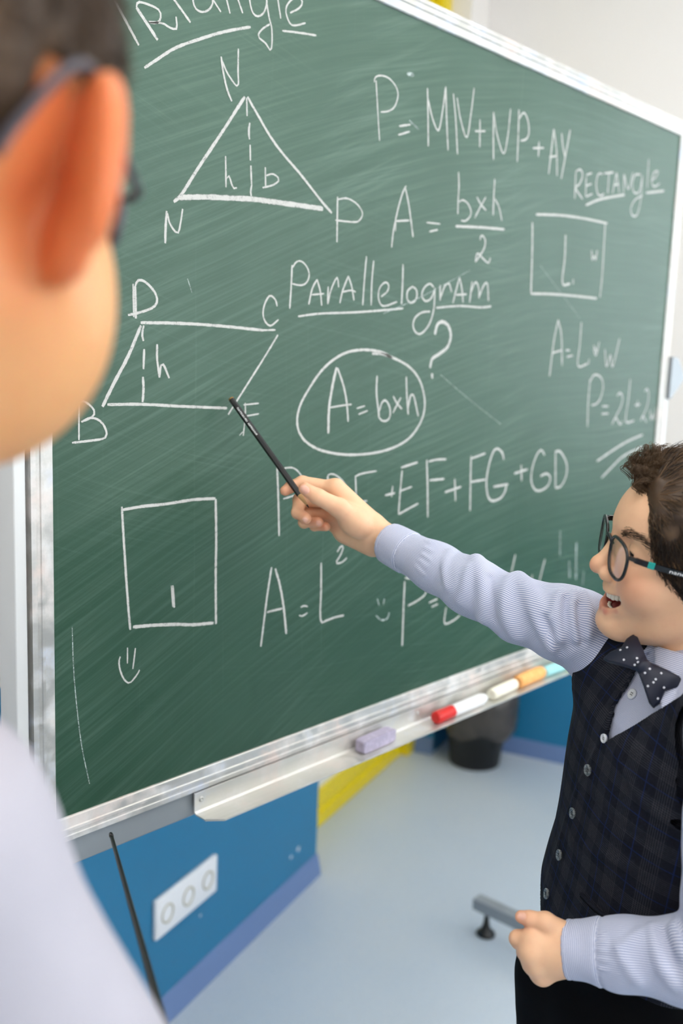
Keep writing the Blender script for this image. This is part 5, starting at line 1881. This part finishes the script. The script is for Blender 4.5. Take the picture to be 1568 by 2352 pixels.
def vest_sdf(p):
    l, f, h = body_uv(p)
    d = add_ridges(p, vest_base(p), VRID)
    front = f > -0.02
    wedge = np.minimum(l - np.interp(h, hR, lR), np.interp(h, hL, lL) - l)       # > 0 inside the V
    wedge = np.where((h > AX[1]) & front, wedge, -1.0)
    d = smax(d, wedge, 0.0015)
    BR_ = np.stack([LB, FB, UB_], 1)
    d = smax(d, -ell(p, SR - LB * 0.036 - UB_ * 0.012, (0.052, 0.10, 0.085), BR_), 0.003)
    d = smax(d, -ell(p, SL + LB * 0.052 - UB_ * 0.012, (0.052, 0.08, 0.085), BR_), 0.003)
    hem = 0.020 - 0.044 * np.exp(-((l + 0.01) / 0.055) ** 2) * (f > 0)
    d = smax(d, hem - h, 0.002)
    nl, nf, nh = neck_uv(p)
    d = smax(d, -np.maximum(np.sqrt(nl ** 2 + nf ** 2) - 0.0555, -nh - 0.03), 0.003)
    return np.maximum(d, -(torso_sdf(p, 0.0055)))


lo, hi = bounds([T0 - LB * 0.12, T0 + LB * 0.12, T0 + FB * 0.1, T0 - FB * 0.1, T1 - LB * 0.11, T1 + LB * 0.11, T1 + UB_ * 0.03, T0 - UB_ * 0.03], 0.045)
WV, WF = polygonize(vest_sdf, lo, hi, 0.0022, 2, 6, 1.9)
l, f, h = body_uv(WV)
ang = np.arctan2(f, l)
vest = fast_mesh('vest', WV, WF, MAT['vest'], BOY, {'pu': np.where(f > 0, -ang, ang) * 0.105 + 0.008, 'pv': h + 0.010 + 0.25 * np.clip(f, 0, 1) * 0})
vest['label'] = 'charcoal checked waistcoat with fine blue lines'


def button(name, mat, c, nrm, r, parent, holes=4):
    x, y, z = frame_of(nrm)
    v, f_ = lathe_vf([(r * 0.9, -0.0012), (r, 0.0002), (r, 0.0012), (r * 0.88, 0.0020), (r * 0.72, 0.0016), (r * 0.62, 0.0011), (r * 0.05, 0.0010)], c, nrm, 24)
    b = mesh_obj(name, v, f_, mat, parent, True)
    for i in range(holes):
        a = math.pi / 4 + i * math.pi / 2
        v, f_ = lathe_vf([(r * 0.11, 0.0009), (r * 0.11, 0.00135)], np.asarray(c) + r * 0.26 * (math.cos(a) * x + math.sin(a) * y), nrm, 8)
        mesh_obj('button_hole', v, f_, MAT['black_plastic'], b)
    return b


for px, py in ((1352, 1769), (1317, 1868), (1286, 1964), (1257, 2053)):
    q = trace(px, py, vest_sdf, 0.6, 1.5); nn_ = normal_of(vest_base, q)
    button('vest_button', MAT['vest_button'], q + nn_ * 0.001, nn_, 0.0058, vest)
for px, py, r in ((1453, 1595, 0.0052), (1389, 1696, 0.0045)):
    q = trace(px, py, lambda p: np.minimum(shirt_sdf(p), vest_sdf(p)), 0.6, 1.5); nn_ = normal_of(lambda p: torso_sdf(p, 0.004), q)
    button('shirt_button', MAT['shirt_button'], q + nn_ * 0.0008, nn_, r, shirt)
# pocket welt
wl_ = [trace(1100 + a * .29847, 1950 + b * .29847, vest_sdf, 0.6, 1.5) for a, b in ((790, 345), (870, 430), (960, 500), (1080, 545), (1240, 585))]
wl_ = [q for q in wl_ if q is not None]
if len(wl_) > 1:
    qs = spline(wl_, 5)
    qs = np.array([q + normal_of(vest_base, q) * 0.0008 for q in qs])
    tube('pocket_welt', list(qs), [0.0022] * len(qs), MAT['vest'], vest, 8)
    tube('pocket_slit', list(qs - UB_ * 0.0028), [0.0012] * len(qs), MAT['trousers'], vest, 6)

# bow tie
BC = at(1476, 1531, 0.905)
_r, _u, _f = CR[:, 0], -CR[:, 1], CR[:, 2]
BL = unit(0.042 * _r - 0.046 * _u - 0.044 * _f); BU = 0.70 * _r + 0.71 * _u + 0.25 * _f; BU = unit(BU - BL * (BU @ BL)); BF = np.cross(BL, BU)
BSC = 0.73


def bow_uv(p):
    q = p - BC
    return q @ BL / BSC, q @ BU / BSC, q @ BF / BSC


def bow_sdf(p):
    l, u, f = bow_uv(p)
    al = np.abs(l)
    f = f + 6.5 * al ** 2                                            # wings sweep back round the neck
    half = 0.0085 + 0.016 * np.clip(al / 0.036, 0, 1) ** 1.1
    th_ = 0.0045 + 0.0025 * np.sin(np.clip(al / 0.042, 0, 1) * math.pi)
    end = al - (0.043 - 0.006 * (1 - np.clip(np.abs(u) / 0.014, 0, 1)))
    pleat = 0.0012 * np.cos(u / 0.0035) * np.exp(-(al / 0.016) ** 2)
    w_ = np.maximum(np.maximum(np.abs(u) - half, end), np.abs(f) - th_ * np.sqrt(np.clip(1 - (u / (half + 0.002)) ** 2, 0.05, 1)) - pleat)
    knot = ell(np.stack([l, u, f], 1), (0, 0, 0.002), (0.0075, 0.0100, 0.0085))
    return smin(w_ - 0.0008, knot, 0.002)


BV, BFc = polygonize(bow_sdf, BC - 0.062, BC + 0.062, 0.0013, 2, 6, 2.2)
bow = fast_mesh('bow_tie', BV, BFc, MAT['bow'], BOY)
bow['label'] = 'navy bow tie with small white dots'
for a, b in ((885, 160), (832, 180), (860, 257), (963, 245), (945, 297), (970, 275), (955, 365), (1025, 360), (1063, 328), (1153, 362), (1110, 410), (1092, 434), (1048, 463), (1175, 475), (1127, 561)):
    q = trace(*cpx('v', a, b), bow_sdf, 0.7, 1.1)
    if q is None:
        continue
    nn_ = normal_of(bow_sdf, q)
    v, f_ = lathe_vf([(0.0011, -0.0002), (0.0010, 0.0003), (0.0003, 0.0004)], q, nn_, 10)
    mesh_obj('dot', v, f_, MAT['dot'], bow)

# trousers, belt line and shoes
def trousers_sdf(p):
    l, f, h = body_uv(p)
    d = smax(torso_sdf(p, 0.000), h - 0.03, 0.004)
    d = smax(d, -0.16 - h, 0.02)
    d = smin(d, ell(p, HIPc - UP * 0.04 - FBH * 0.012, (0.100, 0.100, 0.09)), 0.03)
    for i in (0, 1):
        d = smin(d, chain(p, [HIPS[i] - UP * 0.06 + FBH * 0.016, KN[i], AN[i] - UP * 0.02], (0.085, 0.066, 0.056)), 0.02)
    d = d + 0.0015 * vnoise(p, 45, 51)
    return np.maximum(d, 0.03 - p[:, 2])


lo, hi = bounds([*FL, HIPc + LB * 0.1, HIPc - LB * 0.1, HIPc + FB * 0.12, HIPc - FB * 0.12, T0 + UB_ * 0.03], 0.09)
lo[2] = 0.0
PV, PF = polygonize(trousers_sdf, lo, hi, 0.005, 1)
fast_mesh('trousers', PV, PF, MAT['trousers'], BOY)
for i in (0, 1):
    fn = lambda p: np.maximum(smin(ell(p, AN[i] + FBH * 0.055 - UP * 0.040, (0.055, 0.055, 0.030)), smin(ell(p, AN[i] - FBH * 0.01 - UP * 0.030, (0.042, 0.042, 0.045)), ell(p, AN[i] + FBH * 0.105 - UP * 0.045, (0.045, 0.045, 0.024)), 0.03), 0.03), 0.001 - p[:, 2])
    v, f_ = polygonize(fn, FL[i] - [0.19, 0.19, 0], FL[i] + [0.19, 0.19, 0.12], 0.005, 1)
    fast_mesh('shoe', v, f_, MAT['shoe'], BOY)

# ---- pencil
PA, PB = at(530, 915.5, 1.221), at(709, 1166, 1.176)
pd = unit(PB - PA); PL = np.linalg.norm(PB - PA)
pen = thing('pencil', 'black hexagonal pencil held by the boy, pointing at the board', 'pencil', PA)


def mat_pencil():
    t = NT('black_pencil_lacquer'); s_ = t.attr('ps'); a_ = t.attr('pa'); 
    n1 = t.noise(t.comb(t.math('MULTIPLY', s_, 900.0), t.math('MULTIPLY', a_, 700.0), 0.0), 1.0, 1)
    band = t.math('MULTIPLY', t.math('GREATER_THAN', s_, 0.016), t.math('LESS_THAN', s_, 0.060))
    gap = t.math('SUBTRACT', 1.0, t.math('MULTIPLY', t.math('GREATER_THAN', s_, 0.0385), t.math('LESS_THAN', s_, 0.041)))
    line = t.math('LESS_THAN', t.math('ABSOLUTE', a_), 0.0011)
    k = t.math('MULTIPLY', t.math('MULTIPLY', band, gap), t.math('MULTIPLY', line, t.math('GREATER_THAN', n1, 0.45)))
    return t.set(t.mix(k, s2l((12, 12, 13)), s2l((196, 196, 194))), 0.32, 0, 0.5)


MAT['pencil'] = mat_pencil()
MAT['wood'] = plain('cedar_wood', (206, 164, 112), 0.7, 0, 0.12, 200)
MAT['graphite'] = plain('graphite', (40, 40, 42), 0.35, 0.3, 0.1, 200)
MAT['brass'] = plain('gold_pencil_cap', (150, 116, 62), 0.4, 0.4, 0.1, 100)
px_, py_, _ = frame_of(pd)
camv = unit(CAM - PA); e1 = unit(camv - pd * (camv @ pd)); e2 = np.cross(pd, e1)
V, F, ps, pa = [], [], [], []
for s_ in (0.0016, 0.012, PL * 0.4, PL - 0.019):
    for j in range(12):
        a = math.pi / 6 + math.pi / 3 * (j // 2) + (0.10 if j % 2 else -0.10)
        V.append(PA + pd * s_ + 0.0037 * (math.cos(a) * e1 + math.sin(a) * e2)); ps.append(s_); pa.append(0.0037 * math.sin(a) if math.cos(a) > 0 else 0.01)
for i in range(3):
    F += [(i * 12 + j, i * 12 + (j + 1) % 12, (i + 1) * 12 + (j + 1) % 12, (i + 1) * 12 + j) for j in range(12)]
F += [tuple(range(12))[::-1], tuple(36 + j for j in range(12))]
mesh_obj('shaft', V, F, MAT['pencil'], pen, attrs={'ps': ps, 'pa': pa})
v, f_ = lathe_vf([(0.0034, 0.0), (0.0036, 0.0006), (0.0036, 0.0017)], PA, pd, 18)
mesh_obj('end_cap', v, f_, MAT['brass'], pen)
v, f_ = lathe_vf([(0.0035, PL - 0.0192), (0.0012, PL - 0.004)], PA, pd, 18)
mesh_obj('sharpened_wood', v, f_, MAT['wood'], pen, True)
v, f_ = lathe_vf([(0.0012, PL - 0.0042), (0.0003, PL)], PA, pd, 12)
mesh_obj('lead', v, f_, MAT['graphite'], pen, True)


# ================================================================== the person close to the camera, seen from behind
MAN = thing('person', 'person in a white shirt and glasses seen from behind, watching the boy', 'person', (-0.62, -0.42, 0.0))
v2 = ray(0, 900); v2 = unit([v2[0], v2[1], 0]); r2 = unit(np.cross(v2, UP))
_b = math.radians(26); _roll = math.radians(9); _pit = math.radians(-4)
Fm = math.cos(_b) * v2 + math.sin(_b) * r2
Lm = np.cross(UP, Fm)
Fm = unit(math.cos(_pit) * Fm + math.sin(_pit) * UP); Um = np.cross(Fm, Lm)
Lm, Um = math.cos(_roll) * Lm + math.sin(_roll) * Um, math.cos(_roll) * Um - math.sin(_roll) * Lm      # head tips to its right
MM = np.stack([Fm, Lm, Um], 1)
MS = 1.04
MO = at(150, 392, 0.325) - MM @ (np.array([-0.024, -0.080, -0.006]) * MS)
from_man = lambda q: MO + (np.asarray(q) * MS) @ MM.T
to_man = lambda p: ((p - MO) @ MM) / MS
mnk0 = np.array([-0.036, -0.004, -0.060])
MN1 = at(-500, 1480, 0.38)
mnk1 = to_man(MN1[None])[0]
JW = to_man(at(-82, 705, 0.392)[None])[0]                 # broad lower cheek and jaw


def man_head(p):
    d = head_sdf(p, smile=False, ear_size=1.02, flare=0.74)
    d = smin(d, ell(p, JW, (0.056, 0.056, 0.062)), 0.022)
    return smin(d, chain(p, [mnk0, mnk1, mnk1 + (mnk1 - mnk0) * 0.3], (0.052, 0.054, 0.054), 0.01), 0.018)


lo_ = np.minimum((-0.14, -0.115, -0.11), mnk1 - 0.07); hi_ = np.maximum((0.115, 0.115, 0.11), mnk1 + 0.07)
MV, MF = polygonize(man_head, lo_, hi_, 0.0026)
SK2 = np.array(s2l((222, 162, 108))); RED2 = np.array(s2l((226, 112, 62)))
mc = np.repeat(SK2[None], len(MV), 0)
mm = np.stack([MV[:, 0], np.abs(MV[:, 1]), MV[:, 2]], 1)
mc = blend(mc, RED2, np.clip(1.5 * np.exp(-(np.linalg.norm((mm - np.array([-0.022, 0.084, -0.008])) / np.array([0.022, 0.024, 0.040]), axis=1)) ** 2), 0, 0.8))
mparts = [(from_man(MV), MF, mc)]

# arm and trunk under the shirt
A0, A1 = at(-237, 1945, 0.39), at(282, 2697, 0.45)
EB = at(250, 3250, 0.46)
Lh = unit([Lm[0], Lm[1], 0]); Fh2 = unit(np.cross(Lh, UP))
TC = A0 + Lh * 0.150 - Fh2 * 0.01
HIP2 = np.array([TC[0], TC[1], 0.86]); 
FT2 = [np.array([TC[0], TC[1], 0]) + Lh * s * 0.10 for s in (1, -1)]
SL2 = A0 + Lh * 0.30


def trunk2(p, off):
    q = p - TC; l, f, z = q @ Lh, q @ Fh2, p[:, 2]
    a = lerp_tab(z, [(0.80, 0.142), (0.95, 0.130), (1.15, 0.142), (A0[2], 0.130), (A0[2] + 0.06, 0.08)]) + off
    b = lerp_tab(z, [(0.80, 0.100), (0.95, 0.092), (1.15, 0.100), (A0[2], 0.074), (A0[2] + 0.06, 0.05)]) + off
    d = (np.sqrt((l / a) ** 2 + (f / b) ** 2) - 1) * np.minimum(a, b)
    d = smax(d, z - (A0[2] + 0.06 + off), 0.03)
    d = smax(d, 0.84 - off - z, 0.02)
    d = smin(d, cone(p, TC + UP * 0.03, A0, 0.052 + off, 0.045 + off), 0.035)
    return smin(d, cone(p, TC + UP * 0.03, SL2, 0.052 + off, 0.045 + off), 0.035)


SK_A, SK_B = at(254, 1914, 0.95), at(331, 2190, 0.72)
sd = unit(SK_B - SK_A)
SK_C = SK_A + (SK_B - SK_A) * 1.85                          # point of the stick in the fist
HD = SK_C


def inner2(p):
    d = trunk2(p, -0.02)
    d = smin(d, chain(p, [A0, A1, EB, HD + unit(EB - HD) * 0.05], (0.045, 0.038, 0.034, 0.024)), 0.02)
    d = smin(d, chain(p, [SL2, SL2 - UP * 0.27 + Lh * 0.03, SL2 - UP * 0.50 + Fh2 * 0.06], (0.045, 0.036, 0.025)), 0.02)
    d = smin(d, ell(p, SL2 - UP * 0.58 + Fh2 * 0.075, (0.03, 0.03, 0.065)), 0.02)
    for i, s in enumerate((1, -1)):
        d = smin(d, chain(p, [HIP2 + Lh * s * 0.085, FT2[i] + UP * 0.48, FT2[i] + UP * 0.06], (0.08, 0.055, 0.035)), 0.02)
    return smin(d, cone(p, from_man(mnk0), TC + UP * 0.05, 0.045, 0.055), 0.02)


lo, hi = bounds([A0, A1, EB, HD, SL2, SL2 - UP * 0.65, *FT2, TC + UP * 0.1], 0.12); lo[2] = 0.0
mparts.append((*polygonize(inner2, lo, hi, 0.010, 1, 6, 1.9), None))

# the fist round the pointer: palm and five curled fingers
e_a = unit(HD - EB); e_a = unit(e_a - sd * (e_a @ sd)); e_b = np.cross(sd, e_a)
fg = []
for k in range(4):
    o = HD + sd * (-0.030 + 0.020 * k)
    fg.append(([o - e_a * 0.022 + e_b * 0.012, o + e_a * 0.018 + e_b * 0.018, o + e_a * 0.020 - e_b * 0.010, o - e_a * 0.004 - e_b * 0.016], (0.0105, 0.0095, 0.0085, 0.0075)))
th2 = ([HD - e_a * 0.045 - sd * 0.010, HD - e_a * 0.022 - e_b * 0.018 - sd * 0.030, HD + e_a * 0.006 - e_b * 0.018 - sd * 0.040, HD + e_a * 0.020 - e_b * 0.010 - sd * 0.042], (0.014, 0.011, 0.0095, 0.008))


def fist2(p):
    d = cone(p, HD - e_a * 0.085, HD - e_a * 0.045, 0.025, 0.027)
    for pts, r in fg:
        d = smin(d, cone(p, HD - e_a * 0.055, pts[0], 0.018, 0.0135), 0.010)
    f_ = None
    for pts, r in fg:
        e = chain(p, pts, r, 0.003); f_ = e if f_ is None else smin(f_, e, 0.0015)
    d = smin(d, f_, 0.005)
    return smin(d, chain(p, *th2, 0.004), 0.006)


lo, hi = bounds([HD - e_a * 0.09, HD + e_a * 0.03, HD + sd * 0.05, HD - sd * 0.06], 0.04)
v_, f_ = polygonize(fist2, lo, hi, 0.003)
mparts.append((v_, f_, np.repeat(SK2[None], len(v_), 0)))
VV, FF, CC, k = [], [], [], 0
for V, F, c in mparts:
    VV.append(V); FF.append(F + k); k += len(V); CC.append(c if c is not None else np.repeat(SK2[None], len(V), 0))
fast_mesh('body', np.concatenate(VV), np.concatenate(FF), MAT['skin_near'], MAN, {'Col': np.concatenate(CC)})

# hair: short, close at the sides
HL2 = [(-0.12, -0.035), (-0.060, -0.030), (-0.045, -0.004), (-0.030, 0.026), (-0.004, 0.028), (0.000, -0.004), (0.012, -0.008), (0.018, 0.012), (0.034, 0.036), (0.040, 0.056), (0.056, 0.072), (0.090, 0.088)]


def cap2(p):
    sk = ell(p, (-0.012, 0, 0.013), (0.090, 0.073, 0.071))
    sk = smin(sk, ell(p, (0.020, 0, 0.030), (0.0585, 0.060, 0.055)), 0.02)
    sk = smin(sk, ell(p, (-0.03, 0, -0.02), (0.062, 0.066, 0.05)), 0.02)
    over = p[:, 2] - lerp_tab(p[:, 0], HL2)
    lift = 0.0010 + 0.012 * np.clip(over / 0.07, 0, 1) + 0.001 * vnoise(p, 160, 8)
    return smax(sk - lift, -over, 0.003)


v_, f_ = polygonize(cap2, (-0.135, -0.105, -0.07), (0.105, 0.105, 0.125), 0.003, 1)
h2 = fast_mesh('hair', from_man(v_), f_, MAT['hair_near'], MAN, {'tone': np.clip(0.35 + 0.3 * vnoise(v_, 120, 4), 0, 1)})
rs = np.random.RandomState(12)
dr = rs.normal(size=(9000, 3)); dr /= np.linalg.norm(dr, axis=1)[:, None]; dr = dr[dr[:, 2] > -0.6]
rt2 = skull_surface(dr, lambda p: cap2(p) + 0.002)
ok = (rt2[:, 2] - lerp_tab(rt2[:, 0], HL2)) > 0.002
ok &= (np.abs(rt2[:, 1]) < 0.085) & (np.linalg.norm(rt2, axis=1) < 0.125)
rt2, dr = rt2[ok][:3500], dr[ok][:3500]
ln = 0.006 + 0.016 * np.clip((rt2[:, 2] - 0.02) / 0.06, 0, 1)
fl = np.array([-0.3, 0, -0.8]) + rs.normal(size=rt2.shape) * 0.25
fl = fl - dr * (fl * dr).sum(1)[:, None] * 0.8; fl /= np.linalg.norm(fl, axis=1)[:, None]
t_ = np.linspace(0, 1, 5)
Pm = rt2[:, None] + fl[:, None] * (ln[:, None] * t_)[..., None] + dr[:, None] * (0.002 + 0.003 * np.sin(t_ * 2.5))[None, :, None]
o = strands('hair_strands', from_man(Pm.reshape(-1, 3)).reshape(Pm.shape), np.outer(np.full(len(rt2), 0.0003), 1 - 0.7 * t_), MAT['hair_near'], h2, np.clip(0.45 + 0.25 * rs.normal(size=len(rt2)), 0, 1))
o['kind'] = 'stuff'


# white shirt
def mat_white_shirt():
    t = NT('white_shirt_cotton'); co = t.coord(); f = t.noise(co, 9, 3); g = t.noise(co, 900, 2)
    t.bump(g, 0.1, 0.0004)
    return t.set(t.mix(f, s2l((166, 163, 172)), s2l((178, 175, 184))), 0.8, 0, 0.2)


def shirt2(p):
    d = trunk2(p, 0.006)
    d = smin(d, chain(p, [A0, A1, EB, HD + unit(EB - HD) * 0.105], (0.0555, 0.046, 0.042, 0.032), 0.02), 0.03)
    d = smin(d, chain(p, [SL2, SL2 - UP * 0.27 + Lh * 0.03, SL2 - UP * 0.50 + Fh2 * 0.06], (0.054, 0.045, 0.034), 0.02), 0.03)
    n1 = from_man(mnk0); ax = unit(n1 - MN1)
    q = p - MN1; h = q @ ax; r = np.linalg.norm(q - np.outer(h, ax), axis=1)
    col = np.maximum(np.abs(r - (0.057 + 0.25 * np.clip(0.0 - h, 0, 0.05))) - 0.003, np.abs(h + 0.020) - 0.022)
    d = smin(d, cone(p, MN1 - ax * 0.035, TC + UP * 0.03, 0.054, 0.06), 0.03)
    d = np.maximum(d, -np.maximum(r - 0.053, -h - 0.02))
    return np.minimum(d, col) + 0.0016 * vnoise(p, 40, 61)


lo, hi = bounds([A0, A1, EB, HD, SL2, SL2 - UP * 0.6, TC + UP * 0.12, MN1, [TC[0], TC[1], 0.82], TC + Lh * 0.17, TC - Lh * 0.17, TC + Fh2 * 0.12, TC - Fh2 * 0.12], 0.085)
v_, f_ = polygonize(shirt2, lo, hi, 0.0065, 1, 6, 1.9)
fast_mesh('shirt', v_, f_, mat_white_shirt(), MAN)


def trousers2(p):
    d = None
    for i, s in enumerate((1, -1)):
        e = chain(p, [HIP2 + Lh * s * 0.085, FT2[i] + UP * 0.48, FT2[i] + UP * 0.03], (0.10, 0.078, 0.065)); d = e if d is None else smin(d, e, 0.03)
    return np.maximum(np.maximum(d, p[:, 2] - 0.90), 0.025 - p[:, 2])


MAT['navy_trousers'] = plain('navy_trouser_cloth', (26, 30, 44), 0.9, 0, 0.1, 200)
lo, hi = bounds([*FT2, HIP2 + Lh * 0.1, HIP2 - Lh * 0.1, HIP2 + UP * 0.05], 0.13); lo[2] = 0.0
v_, f_ = polygonize(trousers2, lo, hi, 0.009, 1)
fast_mesh('trousers', v_, f_, MAT['navy_trousers'], MAN)
for i in (0, 1):
    c = FT2[i]
    fn = lambda p: np.maximum(smin(ell(p, c + Fh2 * 0.06 + UP * 0.03, (0.06, 0.06, 0.035)), smin(ell(p, c - Fh2 * 0.01 + UP * 0.045, (0.05, 0.05, 0.05)), ell(p, c + Fh2 * 0.12 + UP * 0.025, (0.05, 0.05, 0.028)), 0.03), 0.03), 0.001 - p[:, 2])
    v_, f_ = polygonize(fn, c - [0.21, 0.21, 0], c + [0.21, 0.21, 0.13], 0.007, 1)
    fast_mesh('shoe', v_, f_, MAT['shoe'], MAN)

# spectacles of this person
MAT['grey_frame'] = plain('blue_grey_spectacle_frame', (70, 66, 74), 0.35, 0.2, 0.08, 40)
g2 = thing('eyeglasses', 'blue-grey eyeglasses worn by the person in the white shirt', 'glasses', from_man((0.08, 0, 0)))
for s in (1, -1):
    th = np.linspace(0, 2 * math.pi, 41)[:-1]
    ex = 0.0245 * np.sign(np.cos(th)) * np.abs(np.cos(th)) ** 0.7; ez = 0.018 * np.sign(np.sin(th)) * np.abs(np.sin(th)) ** 0.75
    yy = s * (0.0345 + ex); xx = 0.088 - 2.4 * (np.abs(yy) - 0.009).clip(0) ** 2
    rim = np.stack([xx, yy, ez - 0.004], 1); rp = np.concatenate([rim, rim[:2]])
    mesh_obj('rim', *tube_vf(list(from_man(rp)), [0.0022] * len(rp), 8, False), MAT['grey_frame'], g2, True)
    cen = rim.mean(0)
    V = [cen + (q - cen) * kq + np.array([bz, 0, 0]) for kq, bz in ((0.97, 0), (0.5, 0.001), (0.02, 0.0013)) for q in rim]
    nR = len(rim)
    F = [(a * nR + i, a * nR + (i + 1) % nR, (a + 1) * nR + (i + 1) % nR, (a + 1) * nR + i) for a in (0, 1) for i in range(nR)]
    mesh_obj('lens', from_man(V), F, MAT['lens'], g2, True)
    q = spline([(0.083, 0.061 * s, 0.006), (0.070, 0.069 * s, 0.008), (0.030, 0.0755 * s, 0.014), (-0.008, 0.0775 * s, 0.028), (-0.026, 0.0765 * s, 0.024), (-0.046, 0.0735 * s, 0.002), (-0.053, 0.0715 * s, -0.010)], 6)
    tube('temple_arm', list(from_man(q)), [0.0021] * len(q), MAT['grey_frame'], g2, 8)
q = spline([(0.087, 0.0115, 0.003), (0.089, 0.005, 0.007), (0.089, -0.005, 0.007), (0.087, -0.0115, 0.003)], 5)
tube('bridge', list(from_man(q)), [0.002] * len(q), MAT['grey_frame'], g2, 8)

# pointer
ptr = thing('pointer_stick', 'thin black pointer stick held upright beside the white shirt', 'pointer', SK_A)
SK_E = SK_C + sd * 0.07
n_s = 9
mesh_obj('shaft', *tube_vf([SK_A + (SK_E - SK_A) * t for t in np.linspace(0.01, 1, n_s)], list(np.linspace(0.0018, 0.0036, n_s)), 10), MAT['black_plastic'], ptr, True)
mesh_obj('tip', *tube_vf([SK_A, SK_A + sd * 0.0015, SK_A + sd * 0.006, SK_A + sd * 0.010], [0.0008, 0.0018, 0.0022, 0.0020], 10), MAT['black_plastic'], ptr, True)
